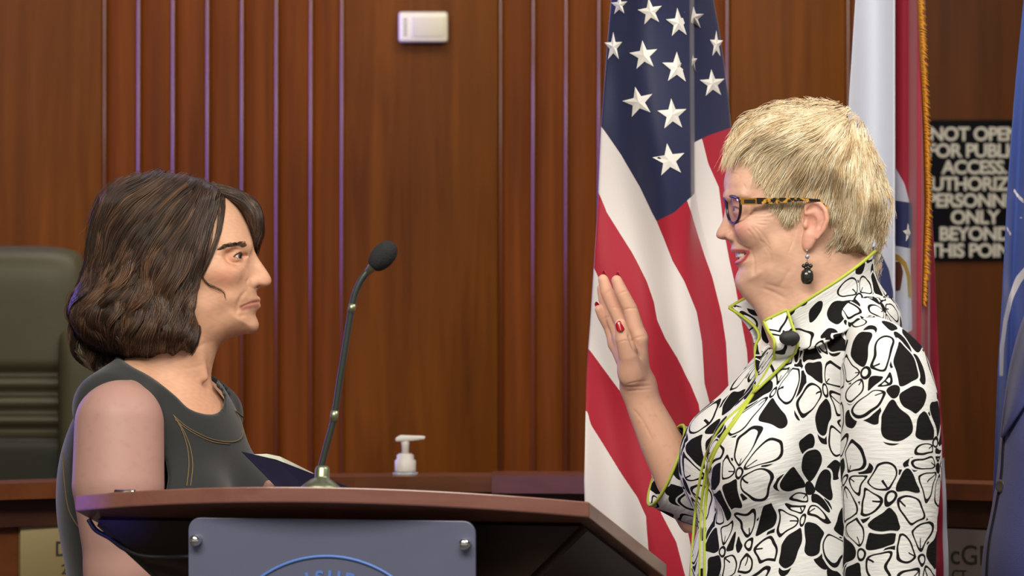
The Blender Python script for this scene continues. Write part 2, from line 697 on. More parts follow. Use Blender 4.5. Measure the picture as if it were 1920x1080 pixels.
# hand sanitizer
YB = 7.87
M_white = mat('white_plastic', srgb(236, 234, 226), 0.4)
M_clear = bpy.data.materials.new('clear_bottle')
M_clear.use_nodes = True
bn = M_clear.node_tree.nodes['Principled BSDF']
bn.inputs['Base Color'].default_value = (0.86, 0.9, 0.93, 1)
bn.inputs['Roughness'].default_value = 0.12
bn.inputs['Transmission Weight'].default_value = 0.55
sz = thing('sanitizer_bottle', 'small clear hand sanitizer bottle with white pump on the dais', 'bottle', (PX(760, YB), YB, ZD))
bm_ = Matrix.Translation((PX(760, YB), YB, ZD))
zt = lambda py: PZ(py, YB) - ZD
lathe('bottle', [(0.0, 0.0), (0.021, 0.0), (0.0225, 0.004), (0.0225, zt(892)), (0.0185, zt(888))], M_clear, sz, 32, bm_)
lathe('pump_collar', [(0.0, zt(884.5)), (0.0182, zt(884.5)), (0.0186, zt(881)), (0.0186, zt(864)), (0.0150, zt(860)), (0.0150, zt(853)), (0.0105, zt(850)), (0.0, zt(850))], M_white, sz, 32, bm_)
lathe('pump_stem', [(0.0062, zt(851)), (0.0066, zt(835)), (0.0085, zt(824)), (0.0, zt(824))], M_white, sz, 20, bm_)
hv = [(-0.0185, zt(826)), (-0.016, zt(828)), (0.012, zt(826.5)), (0.033, zt(823.5)), (0.034, zt(818)), (0.02, zt(817)), (-0.01, zt(816)), (-0.018, zt(821))]
prism('pump_head', [(p[0] + 0.001, p[1]) for p in hv], 'y', -0.009, 0.009, M_white, sz, 0.002, bm_, True)

# ------------------------------------------------------------------ leather chair behind the dais
YC = 8.75
M_leather = mat('grey_green_leather', srgb(74, 70, 51), 0.45, spec=0.3, bump=(70, 0.12))
M_leatherd = mat('dark_leather', srgb(34, 33, 24), 0.5, spec=0.3, bump=(70, 0.12))
ch = thing('office_chair', 'grey leather high-back chair standing behind the dais', 'chair', (PX(-70, YC), YC, 0))


def cushion(name, xa, xb, pya, pyb, Y, depth, mt, parent, rx=0.05, grooves=None, taper=0.0, nx=48, nz=64):
    """upholstered pad: super-ellipse outline, puffy towards the camera, with horizontal grooves"""
    za, zb = PZ(pyb, Y), PZ(pya, Y)
    X0, X1 = PX(xa, Y), PX(xb, Y)
    V = []
    fs = []
    for side in (0, 1):
        for j in range(nz + 1):
            for i in range(nx + 1):
                u = -1 + 2 * i / nx
                v = -1 + 2 * j / nz
                # square -> rounded square
                f = 1 - taper * max(0, v) ** 3
                x = (X0 + X1) / 2 + (X1 - X0) / 2 * u * f * math.sqrt(1 - 0.10 * v ** 8)
                z = (za + zb) / 2 + (zb - za) / 2 * v * math.sqrt(1 - 0.12 * u ** 8)
                e = max(0.0, (1 - abs(u) ** 7)) * max(0.0, (1 - abs(v) ** 9))
                d = depth * e ** 0.45
                if grooves and side == 0:
                    for gz, gd, gw in grooves:
                        zz = PZ(gz, Y)
                        d -= gd * math.exp(-((z - zz) / gw) ** 2) * min(1, e * 2)
                V.append((x, Y - d if side == 0 else Y + depth * 0.6 * e ** 0.45, z))
    n1 = (nx + 1) * (nz + 1)
    for side in (0, 1):
        for j in range(nz):
            for i in range(nx):
                a = side * n1 + j * (nx + 1) + i
                fs.append((a, a + 1, a + nx + 2, a + nx + 1))
    o = pymesh(name, V, fs, mt, parent, True)
    return o


cushion('backrest', -305, 172, 461, 900, YC, 0.06, M_leather, ch, grooves=[(700, .022, .010), (736, .022, .010), (771, .022, .010), (806, .03, .012)], taper=0.05)
cushion('lower_back_pad', -300, 150, 815, 960, YC - .03, 0.035, M_leatherd, ch)
cushion('side_bolster', 108, 262, 610, 960, YC - .02, 0.07, M_leather, ch, nx=24)
cushion('side_bolster', -400, -250, 610, 960, YC - .02, 0.07, M_leather, ch, nx=24)
box('seat', (PX(-300, YC), YC - .5, PZ(1010, YC) - .1), (PX(170, YC), YC + .05, PZ(985, YC)), M_leather, ch, 0.04, 4)
lathe('chair_column', [(0.0, 0.08), (0.035, 0.08), (0.03, 0.75), (0.0, 0.75)], M_black, ch, 16, Matrix.Translation((PX(-70, YC), YC - .22, 0)))
for k in range(5):
    a = 2 * math.pi * k / 5
    c = Vector((PX(-70, YC), YC - .22, 0))
    tube('chair_foot', [c + Vector((0, 0, .10)), c + Vector((.28 * math.cos(a), .28 * math.sin(a), .045))], [0.03, 0.045], M_black, ch, 8)

# ------------------------------------------------------------------ lectern
PHI = math.radians(14)
R_ = Vector((math.cos(PHI), -math.sin(PHI), 0))
D_ = Vector((math.sin(PHI), math.cos(PHI), 0))
C0 = Vector(((-0.5755 + 0.099) / 2, 5.85, 0))       # middle of the front chord
LW = 0.695
ZF = 1.1465
SL = 0.227                                          # drop towards the speaker
LD = 0.475


def L(u, t, z):                                      # u along width, t behind the chord
    p = C0 + R_ * u + D_ * t
    return Vector((p.x, p.y, z))


def ltop(t):
    return ZF - SL * t


lec = thing('lectern', 'dark cherry lectern with sloping bowed top and a frosted emblem plaque', 'lectern', (C0.x, C0.y + .2, 0))
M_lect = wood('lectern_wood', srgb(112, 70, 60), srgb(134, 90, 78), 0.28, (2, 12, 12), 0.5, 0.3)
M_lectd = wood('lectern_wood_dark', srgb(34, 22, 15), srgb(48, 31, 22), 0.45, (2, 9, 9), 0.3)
BULGE = 0.085
outline = []
for k in range(25):
    s = -1 + 2 * k / 24
    outline.append((s * LW / 2, -BULGE * (1 - s * s)))
outline += [(LW / 2, LD), (-LW / 2, LD)]
TH = 0.0205
V = []
for (u, t) in outline:
    V.append(L(u, t, ltop(t)))
for (u, t) in outline:
    V.append(L(u, t, ltop(t) - TH))
n = len(outline)
fs = [tuple(range(n)), tuple(range(2 * n - 1, n - 1, -1))]
for i in range(n):
    j = (i + 1) % n
    fs.append((i, n + i, n + j, j))
top = pymesh('top_board', V, fs, M_lect, lec)
bv = top.modifiers.new('bevel', 'BEVEL')
bv.width = 0.002
bv.segments = 2
# hopper shaped underside
ZB_ = ZF - 0.165
pts_top = [(-LW / 2 + .02, 0.045), (LW / 2 - .02, 0.045), (LW / 2 - .02, LD - .03), (-LW / 2 + .02, LD - .03)]
pts_bot = [(-0.185, 0.075), (0.185, 0.075), (0.185, LD - .09), (-0.185, LD - .09)]


def quad_board(name, a, b, c, d, th, mt, parent):
    """a thick board from four corners"""
    a, b, c, d = [Vector(p) for p in (a, b, c, d)]
    nrm = (b - a).cross(d - a).normalized() * th
    V = [a, b, c, d, a + nrm, b + nrm, c + nrm, d + nrm]
    fs = [(0, 1, 2, 3), (7, 6, 5, 4), (0, 4, 5, 1), (1, 5, 6, 2), (2, 6, 7, 3), (3, 7, 4, 0)]
    return pymesh(name, V, fs, mt, parent)


def ct(i):
    u, t = pts_top[i]
    return L(u, t, ltop(t) - TH)


def cb(i):
    u, t = pts_bot[i]
    return L(u, t, ZB_)


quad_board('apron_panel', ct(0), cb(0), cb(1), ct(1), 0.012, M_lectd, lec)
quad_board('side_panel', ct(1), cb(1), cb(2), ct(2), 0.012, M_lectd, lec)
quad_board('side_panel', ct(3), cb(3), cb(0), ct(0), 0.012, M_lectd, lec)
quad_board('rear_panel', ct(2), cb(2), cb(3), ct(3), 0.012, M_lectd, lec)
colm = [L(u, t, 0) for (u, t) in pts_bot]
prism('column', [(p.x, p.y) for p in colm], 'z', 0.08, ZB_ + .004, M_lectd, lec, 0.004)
base = [L(u * 1.5, (t - .2) * 1.4 + .2, 0) for (u, t) in pts_bot]
prism('plinth', [(p.x, p.y) for p in base], 'z', 0.0, 0.08, M_lect, lec, 0.006)
# plaque
M_plaq = mat('frosted_acrylic', srgb(94, 97, 120), 0.35, 0.0, 0.45)
M_chrome = mat('chrome', (0.8, 0.8, 0.8), 0.08, 1.0)
M_blue = mat('emblem_blue', srgb(88, 126, 200), 0.4)
YP = 5.80
tP = -0.05


def lpx(px, py, t):
    """point on the upright plane at offset t in front of / behind the chord"""
    d = Vector(((px - 960) / F, 1, -(py - 540) / F))
    o = Vector((0, 0, CZ))
    n = D_
    q = C0 + D_ * t
    k = (q - o).dot(n) / d.dot(n)
    return o + d * k


MP = Matrix((( R_.x, D_.x, 0, 0), (R_.y, D_.y, 0, 0), (0, 0, 1, 0), (0, 0, 0, 1)))
a = lpx(353, 968, tP)
b = lpx(891, 979, tP)
uw = (b - a).dot(R_)
um = ((a + b) / 2 - C0).dot(R_)
zt_ = (a.z + b.z) / 2
ph = 0.36
rr = 0.016
pl = []
for cx, cz, a0 in ((uw / 2 - rr, -rr, 0), (-uw / 2 + rr, -rr, 90), (-uw / 2 + rr, -ph + rr, 180), (uw / 2 - rr, -ph + rr, 270)):
    for k in range(7):
        an = math.radians(a0 + 15 * k)
        pl.append((cx + rr * math.cos(an), cz + rr * math.sin(an)))
MPl = Matrix.Translation(C0 + R_ * um + D_ * tP + Vector((0, 0, zt_))) @ MP
plaque = prism('plaque', pl, 'y', 0.0, 0.006, M_plaq, lec, 0.0012, MPl)
for kx, ky in ((369, 1013), (873, 1020)):
    p = lpx(kx, ky, tP)
    kb = lathe('standoff_knob', [(0.0, 0.014), (0.004, 0.0135), (0.0065, 0.0115), (0.0076, 0.008), (0.0076, 0.0), (0.006, -0.002), (0.006, -0.05), (0, -0.05)], M_chrome, plaque, 24,
               Matrix.Translation(p) @ MP @ Matrix.Rotation(math.pi / 2, 4, 'X'))
# emblem ring and letters
rc = lpx(615, 1272, tP)
sc_ = (rc.y) / F
ringpts = []
for k in range(96):
    an = 2 * math.pi * k / 96
    ringpts.append(rc + R_ * (229 * sc_ * math.cos(an)) + Vector((0, 0, 229 * sc_ * math.sin(an))) - D_ * 0.0002)
tube('emblem_ring', ringpts, 0.0021, M_blue, plaque, 6, True)
for chh, px in (('I', 573), ('S', 598), ('H', 628), ('E', 658)):
    an = math.asin((px - 615) / 200.0)
    p = rc + R_ * (176 * sc_ * math.sin(an)) + Vector((0, 0, 176 * sc_ * math.cos(an))) - D_ * 0.0006
    text_mesh('emblem_letter', chh, 0.026, M_blue, plaque, Matrix.Translation(p) @ MP @ Matrix.Rotation(math.pi / 2, 4, 'X') @ Matrix.Rotation(-an, 4, 'Z'), 0.0004, 0.0006)

# gooseneck microphone on the lectern
M_gun = mat('gunmetal', srgb(134, 142, 116), 0.32, 0.8)
M_rubber = mat('gooseneck_black', srgb(74, 80, 74), 0.35, 0.7)
M_foam = mat('black_foam', (0.022, 0.023, 0.026), 0.95, bump=(500, 0.8), spec=0.2)
YM = 5.812
mic = thing('microphone', 'black gooseneck microphone with foam tip on the lectern', 'microphone', P(603, 915, YM))
tb = (P(603, 915, YM) - C0).dot(D_)
zb = ltop(tb)
tilt = Matrix.Translation((PX(602, YM), YM, zb)) @ Matrix.Rotation(PHI * -1, 4, 'Z') @ Matrix.Rotation(-math.atan(SL), 4, 'X')
k_ = YM / F
lathe('mic_base', [(0.0, 0.0), (43 * k_, 0.0), (42 * k_, 0.004), (34 * k_, 0.010), (22 * k_, 0.0165), (14.5 * k_, 0.0195), (14 * k_, 0.021), (14 * k_, 0.031), (11.5 * k_, 0.035), (0, 0.035)], M_gun, mic, 40, tilt)
neck = [(600, 884), (612, 838), (626, 785), (637, 715), (646, 660), (655, 604), (662, 565), (670, 540), (681, 520), (692, 507)]
np_ = [P(x, y, YM + 0.005) for x, y in neck]
tube('gooseneck', np_, [0.0042] * 10, M_rubber, mic, 12, resample=60)
tube('neck_sleeve', [P(625.5, 790, YM + .005), P(628, 770, YM + .005)], 0.0052, M_gun, mic, 12)
tube('neck_sleeve', [P(658, 586, YM + .005), P(661.5, 570, YM + .005)], 0.0048, M_gun, mic, 12)
ax = Vector((P(733, 462, YM) - P(692, 507, YM))).normalized()
q = ax.to_track_quat('Z', 'Y').to_matrix().to_4x4()
lathe('mic_holder', [(0.0, 0.0), (0.0042, 0.0), (0.0075, 0.017), (0.0085, 0.018), (0.0085, 0.021), (0, 0.021)], M_gun, mic, 20, Matrix.Translation(P(688, 512, YM + .005)) @ q)
fo = [(0.0, 0.0)]
for k in range(1, 16):
    a_ = math.pi * k / 16
    fo.append((0.0152 * math.sin(a_) ** 0.8, 0.0215 * (1 - math.cos(a_))))
fo.append((0, 0.043))
lathe('foam_windscreen', fo, M_foam, mic, 28, Matrix.Translation(P(697, 503, YM + .005)) @ q)

# cables on and under the lectern
M_cable = mat('black_cable', (0.008, 0.008, 0.009), 0.5)
cb_ = thing('microphone_cable', 'thin black cable with metal connector lying along the lectern top', 'cable', P(220, 915, 5.92))


def ontop(u, t, dz=0.003):
    return L(u, t, ltop(t) + dz)


tube('cable', [ontop(-.33, .06, .002), ontop(-.325, .045, .006), ontop(-.305, .03, .008), ontop(-.27, .026, .0065), ontop(-.22, .024, .004), ontop(-.16, .03, .003), ontop(-.13, .03, .012), ontop(-.105, .03, .013), ontop(-.08, .03, .006), ontop(-.04, .03, .003), ontop(.02, .03, .003)], 0.0024, M_cable, cb_, 8, resample=60)
tube('connector', [ontop(-.301, .028, .008), ontop(-.274, .026, .0078)], 0.0062, M_chrome, cb_, 14)
tube('hanging_cable', [P(x, y, Y) for x, y, Y in ((166, 974, 5.99), (180, 994, 5.985), (206, 1009, 5.975), (232, 1028, 5.96), (264, 1042, 5.945), (310, 1045, 5.93), (352, 1044, 5.91), (420, 1046, 5.90))], 0.0034, M_cable, lec, 8, resample=60)

# ------------------------------------------------------------------ flags
def sheet(name, Y0, px0, px1, py0, py1, edge_l, edge_r, depth, nx, nz, mat_, parent, fields, thick=0.0012):
    """hanging cloth: left and right edges are (y->x) tables, depth(u,px,py) gives the folds in metres"""
    py = np.linspace(py0, py1, nz)
    el = np.interp(py, [e[1] for e in edge_l], [e[0] for e in edge_l])
    er = np.interp(py, [e[1] for e in edge_r], [e[0] for e in edge_r])
    u = np.linspace(0, 1, nx)
    px = el[:, None] * (1 - u)[None] + er[:, None] * u[None]
    pyg = np.broadcast_to(py[:, None], px.shape)
    dep = depth(np.broadcast_to(u[None], px.shape), px, pyg)
    Yg = Y0 + dep
    # positions are set at the sheet's mean distance so that folds keep their true place
    X = (px - 960) * Y0 / F
    Z = CZ - (pyg - 540) * Y0 / F
    Vv = np.stack([X, Yg, Z], -1).reshape(-1, 3)
    idx = np.arange(nx * nz).reshape(nz, nx)
    Fq = np.stack([idx[:-1, :-1], idx[1:, :-1], idx[1:, 1:], idx[:-1, 1:]], -1).reshape(-1, 4)
    me = mesh_np(name, Vv, Fq)
    for k, f in fields.items():
        set_attr(me, k, f(px, pyg))
    o = obj(name, me, mat_, parent)
    s = o.modifiers.new('thickness', 'SOLIDIFY')
    s.thickness = thick
    s.offset = 1.0
    dfun = lambda x, y: Y0 + float(depth(np.array([(x - np.interp(y, [e[1] for e in edge_l], [e[0] for e in edge_l])) / (np.interp(y, [e[1] for e in edge_r], [e[0] for e in edge_r]) - np.interp(y, [e[1] for e in edge_l], [e[0] for e in edge_l]))]), np.array([float(x)]), np.array([float(y)]))[0])
    return o, dfun


def sstep(a, b, x):
    t = np.clip((x - a) / (b - a), 0, 1)
    return t * t * (3 - 2 * t)


YF = 7.05
M_pole = wood('flag_pole_oak', srgb(120, 74, 36), srgb(150, 100, 52), 0.4)
M_gold = mat('gold_metal', srgb(190, 140, 50), 0.3, 0.9)
C_red, C_white, C_navy = srgb(166, 18, 44), srgb(222, 216, 214), srgb(24, 32, 70)
bounds = [
    [(700, 700), (1070, 905), (1100, 1010), (1165, 1090), (1260, 1200)],
    [(760, 450), (1101, 772), (1107, 796), (1137, 843), (1167, 890), (1196, 932), (1211, 967), (1215, 1021), (1225, 1100), (1240, 1200)],
    [(800, 350), (1105, 655), (1129, 687), (1161, 730), (1196, 784), (1217, 835), (1221, 890), (1238, 961), (1267, 1015), (1290, 1100), (1310, 1200)],
    [(840, 200), (1114, 501), (1140, 560), (1165, 620), (1192, 690), (1218, 750), (1241, 800), (1256, 850), (1272, 920), (1290, 1000), (1310, 1100), (1340, 1200)],
    [(860, 0), (1122, 358), (1138, 399), (1164, 441), (1184, 472), (1194, 490), (1213, 528), (1226, 566), (1232, 600), (1247, 634), (1270, 672), (1292, 718), (1308, 756), (1314, 800), (1325, 900), (1340, 1000), (1360, 1200)],
    [(940, 0), (1128, 237), (1165, 290), (1200, 350), (1231, 415), (1245, 450), (1260, 490), (1281, 528), (1304, 585), (1314, 642), (1318, 718), (1331, 767), (1345, 850), (1365, 1000), (1390, 1200)],
    [(1100, 0), (1200, 200), (1287, 379), (1304, 430), (1320, 478), (1335, 519), (1345, 558), (1353, 590), (1361, 642), (1365, 718), (1375, 850), (1395, 1000), (1420, 1200)],
    [(1200, 0), (1270, 150), (1319, 262), (1330, 306), (1350, 350), (1361, 446), (1369, 490), (1380, 539), (1391, 604), (1401, 657), (1408, 760), (1420, 900), (1440, 1200)],
    [(1340, 0), (1370, 150), (1410, 262), (1430, 350), (1450, 490), (1460, 640), (1470, 900), (1480, 1200)],
]


def stripe_field(px, py):
    yr = py[:, 0]
    xs = np.stack([np.interp(yr, [p[1] for p in b], [p[0] for p in b]) for b in bounds], 1)
    out = np.zeros(px.shape, np.float32)
    for i in range(len(yr)):
        x = np.maximum.accumulate(xs[i] + np.arange(len(bounds)) * 1e-3)
        out[i] = np.interp(px[i], np.r_[x[0] - 80, x, x[-1] + 80], np.arange(-1, len(bounds) + 1))
    return out


canton = [(900, -300), (1128, 237), (1165, 290), (1200, 350), (1222, 398), (1231, 415), (1262, 399), (1302, 362), (1302, 266), (1330, 252), (1376, 235), (1500, 200), (1500, -300)]


def us_depth(u, px, py):
    g = np.clip(py / 1080.0, -0.3, 1.2)
    fold = 1297 + 4 * g + 70 * np.clip(g - 0.33, 0, 1)
    wd = 7 + 40 * sstep(0.33, 0.55, g)
    back = sstep(fold - wd, fold + wd, px) * (0.055 * (1 - sstep(0.28, 0.55, g)) + 0.004)
    w = 0.016 * np.cos((px - 1128 - 70 * g) / (34 + 12 * g)) + 0.010 * np.cos((px - 1150 - 160 * g) / 19.0 + 1.0) * (0.4 + 0.6 * g)
    w += 0.006 * np.sin((py - 0.9 * px) / 60.0)
    bulge = -0.03 * np.sin(np.pi * np.clip(u, 0, 1)) ** 0.7
    return w + back + bulge + 0.03 * (u - 0.2)


flag = thing('american_flag', 'american flag with white stars and red stripes hanging in folds from its pole', 'flag', (PX(1240, YF), YF, 0))
M_us = attr_layers('us_flag_cloth', C_white, [('canton', C_navy)], 0.55, 0.3, 0.6, ('stripe', C_red, C_white), (300, 0.06), 0.35)
el = [(1165, -260), (1147, 0), (1137, 120), (1128, 237), (1122, 380), (1113, 520), (1108, 600), (1100, 700), (1097, 800), (1095, 900), (1098, 1000), (1104, 1200)]
er = [(1318, -260), (1343, 0), (1351, 41), (1361, 104), (1371, 182), (1376, 235), (1392, 350), (1405, 500), (1414, 640), (1420, 760), (1430, 1000), (1440, 1200)]
_, usd = sheet('flag_cloth', YF, 0, 0, -260, 1190, el, er, us_depth, 170, 320, M_us, flag,
               {'stripe': stripe_field, 'canton': lambda x, y: poly_sdf(x, y, canton)})
M_star = mat('embroidered_white', srgb(235, 233, 226), 0.6, bump=(400, 0.2))
stars = [(1161, 10, 18, 0, .8), (1218, 25, 24, 8, .9), (1271, 45, 26, 5, .85), (1303, 30, 22, 3, .9), (1150, 88, 26, 0, .6), (1206, 106, 26, 6, .95), (1268, 129, 28, 0, .95),
         (1348, 78, 25, 0, .5), (1340, 153, 25, 5, .95), (1196, 193, 27, 12, 1), (1259, 217, 28, 4, .95), (1253, 302, 29, 8, 1), (1301, 113, 20, 0, .45)]
for sx, sy, sr, rot, fl in stars:
    Vs = []
    y0 = usd(sx, sy)
    for k in range(10):
        a = math.radians(90 + rot + 36 * k)
        r = sr * 1.1 if k % 2 == 0 else sr * 0.44
        x, y = sx + r * math.cos(a) * fl, sy - r * math.sin(a)
        Yd = usd(min(max(x, 1100), 1372), y)
        Vs.append(Vector(((x - 960) * YF / F, Yd - 0.0032, CZ - (y - 540) * YF / F)))
    cen = Vector(((sx - 960) * YF / F, min(y0, sum(v.y for v in Vs) / 10) - 0.0055, CZ - (sy - 540) * YF / F))
    back = [v + Vector((0, .004, 0)) for v in Vs]
    fsx = [(k, (k + 1) % 10, 20) for k in range(10)] + [(k, 10 + k, 10 + (k + 1) % 10, (k + 1) % 10) for k in range(10)]
    pymesh('star', Vs + back + [cen], fsx, M_star, flag)
tube('flag_pole', [(PX(1250, YF), YF + .13, 0.02), (PX(1250, YF), YF + .13, 2.25)], 0.014, M_pole, flag, 14)
lathe('pole_stand', [(0, 0), (0.13, 0), (0.13, 0.02), (0.05, 0.05), (0.025, 0.10), (0.025, 0.14), (0, 0.14)], M_gold, flag, 32, Matrix.Translation((PX(1250, YF), YF + .13, 0)))
lathe('finial', [(0, 0), (0.012, 0), (0.02, 0.03), (0.018, 0.07), (0, 0.13)], M_gold, flag, 20, Matrix.Translation((PX(1250, YF), YF + .13, 2.25)))

# state flag
YG = 7.2
sf = thing('state_flag', 'red white and blue state flag with gold fringe beside the wall sign', 'flag', (PX(1680, YG), YG, 0))
C_sred, C_swhite, C_sblue = srgb(160, 30, 56), srgb(198, 204, 218), srgb(48, 54, 100)


def mo_depth(u, px, py):
    d = 0.02 * np.cos((px - 1640) / 20.0)
    d = d + 0.05 * sstep(1676, 1682, px) * (1 - sstep(1706, 1722, px))
    d = d - 0.02 * np.exp(-((px - 1718) / 10.0) ** 2) + 0.03 * sstep(1738, 1748, px)
    d = d + 0.004 * np.sin((px + py * 0.8) / 14.0) * sstep(600, 900, py)
    return d


white1 = [(1500, -400), (1679, -400), (1679, 700), (1500, 700)]
white2 = [(1676, 255), (1683, 312), (1700, 345), (1708, 375), (1712, 620), (1676, 640)]
white3 = [(1772, 860), (1778, 1300), (1800, 1300), (1800, 860)]
blue1 = [(1677, 374), (1712, 380), (1712, 466), (1677, 459)]
blue2 = [(1500, 470), (1642, 462), (1656, 478), (1668, 505), (1675, 545), (1676, 700), (1500, 760)]
brown1 = [(1678, 492), (1692, 490), (1697, 510), (1692, 545), (1680, 546)]
gold1 = [(1677, 474), (1690, 478), (1703, 492), (1711, 520), (1712, 560), (1707, 560), (1704, 520), (1698, 500), (1688, 489), (1677, 486)]
sdf = lambda pl: (lambda x, y: poly_sdf(x, y, pl))
M_mo = attr_layers('state_flag_cloth', C_sred, [('w1', C_swhite), ('w2', C_swhite), ('w3', C_swhite), ('b1', C_sblue), ('b2', C_sblue), ('br', srgb(96, 52, 40)), ('go', srgb(170, 140, 50))], 0.55, 0.3, 0.7, None, (300, 0.06), 0.35)
sel = [(1612, -200), (1603, 0), (1590, 190), (1580, 400), (1570, 1200)]
ser = [(1726, -200), (1733, 0), (1738, 150), (1745, 300), (1755, 450), (1762, 600), (1770, 760), (1778, 900), (1784, 1080), (1788, 1200)]
_, mod = sheet('flag_cloth', YG, 0, 0, -200, 1190, sel, ser, mo_depth, 130, 260, M_mo, sf,
               {'w1': sdf(white1), 'w2': sdf(white2), 'w3': sdf(white3), 'b1': sdf(blue1), 'b2': sdf(blue2), 'br': sdf(brown1), 'go': sdf(gold1)})
# star on the seal band
Vs = []
for k in range(10):
    a = math.radians(90 + 8 + 36 * k)
    r = 19 if k % 2 == 0 else 8
    x, y = 1706 + r * math.cos(a) * .55, 436 - r * math.sin(a)
    Vs.append(Vector(((x - 960) * YG / F, mod(x, y) - .002, CZ - (y - 540) * YG / F)))
pymesh('star', Vs, [tuple(range(10))], M_star, sf)
# gold fringe
M_fr = mat('gold_fringe', srgb(196, 132, 24), 0.6)
rng = np.random.default_rng(5)
VV = []
FF = []
for i in range(420):
    y = -150 + i * 1.72
    xb = np.interp(y, [-200, 0, 100, 250, 380, 500, 560], [1712, 1717, 1721, 1730, 1734, 1729, 1727])
    ln = rng.uniform(9, 15) * (1 if y < 520 else 0.7)
    p0 = Vector(((xb - 960) * YG / F, mod(xb, y) - .004, CZ - (y - 540) * YG / F))
    x2, y2 = xb + ln, y + rng.uniform(3, 9)
    p2 = Vector(((x2 - 960) * YG / F, p0.y - .006, CZ - (y2 - 540) * YG / F))
    x1_ = (xb + x2) / 2
    p1 = Vector(((x1_ - 960) * YG / F, p0.y - .009, CZ - ((y + y2) / 2 - 2 - 540) * YG / F))
    v, f = tube_np([p0, p1, p2], [0.0012, 0.0013, 0.001], 4)
    FF += [tuple(k + len(VV) for k in q) for q in f]
    VV += list(v)
fr = pymesh('fringe', VV, FF, M_fr, sf, True)
fr['kind'] = 'stuff'
tube('flag_pole', [(PX(1665, YG), YG + .12, 0.02), (PX(1665, YG), YG + .12, 2.25)], 0.014, M_pole, sf, 14)
lathe('pole_stand', [(0, 0), (0.13, 0), (0.13, 0.02), (0.05, 0.05), (0.025, 0.10), (0.025, 0.14), (0, 0.14)], M_gold, sf, 32, Matrix.Translation((PX(1665, YG), YG + .12, 0)))
lathe('finial', [(0, 0), (0.012, 0), (0.02, 0.03), (0.018, 0.07), (0, 0.13)], M_gold, sf, 20, Matrix.Translation((PX(1665, YG), YG + .12, 2.25)))

# blue flag at the right edge
YH = 7.05
bf = thing('blue_flag', 'royal blue flag with white emblem lines behind the blue suit', 'flag', (PX(2000, YH), YH, 0))
C_bblue = srgb(56, 78, 148)


def bl_depth(u, px, py):
    return 0.018 * np.cos((px - 1890 - py * .02) / 17.0) + 0.01 * np.sin(px / 9.0 + py / 140.0)


def arcpoly(cx, cy, r0, r1, a0, a1):
    o = [(cx + r1 * math.cos(math.radians(a)), cy + r1 * math.sin(math.radians(a))) for a in np.linspace(a0, a1, 30)]
    i = [(cx + r0 * math.cos(math.radians(a)), cy + r0 * math.sin(math.radians(a))) for a in np.linspace(a1, a0, 30)]
    return o + i


ring = [(1870, 705), (1872, 650), (1880, 600), (1893, 556), (1910, 518), (1930, 490), (1934, 500), (1917, 530), (1902, 565), (1890, 605), (1882, 652), (1880, 705)]
M_bl = attr_layers('blue_flag_cloth', C_bblue, [('ring', C_white), ('l1', C_white), ('l2', C_white), ('l3', C_white)], 0.55, 0.3, 0.6, None, (300, 0.06), 0.35)
bel = [(1925, -250), (1918, 0), (1905, 150), (1890, 350), (1878, 560), (1868, 700), (1860, 900), (1855, 1080), (1850, 1200)]
ber = [(2060, -250), (2080, 0), (2100, 400), (2120, 1200)]
sheet('flag_cloth', YH, 0, 0, -250, 1190, bel, ber, bl_depth, 110, 200, M_bl, bf,
      {'ring': sdf(ring), 'l1': sdf([(1900, 356), (1903, 352), (1924, 376), (1921, 381)]), 'l2': sdf([(1884, 426), (1887, 423), (1899, 439), (1896, 443)]),
       'l3': sdf([(1915, 405), (1925, 400), (1926, 405), (1916, 410)])})
tube('flag_pole', [(PX(1990, YH), YH + .1, 0.02), (PX(1990, YH), YH + .1, 2.25)], 0.014, M_pole, bf, 14)
lathe('pole_stand', [(0, 0), (0.13, 0), (0.13, 0.02), (0.05, 0.05), (0.025, 0.10), (0.025, 0.14), (0, 0.14)], M_gold, bf, 32, Matrix.Translation((PX(1990, YH), YH + .1, 0)))

# ------------------------------------------------------------------ implicit-surface sculpting
f32 = np.float32


def smin(a, b, k):
    if k <= 0:
        return np.minimum(a, b)
    h = np.clip(0.5 + 0.5 * (b - a) / k, 0, 1)
    return b + (a - b) * h - k * h * (1 - h)


def smax(a, b, k):
    return -smin(-a, -b, k)


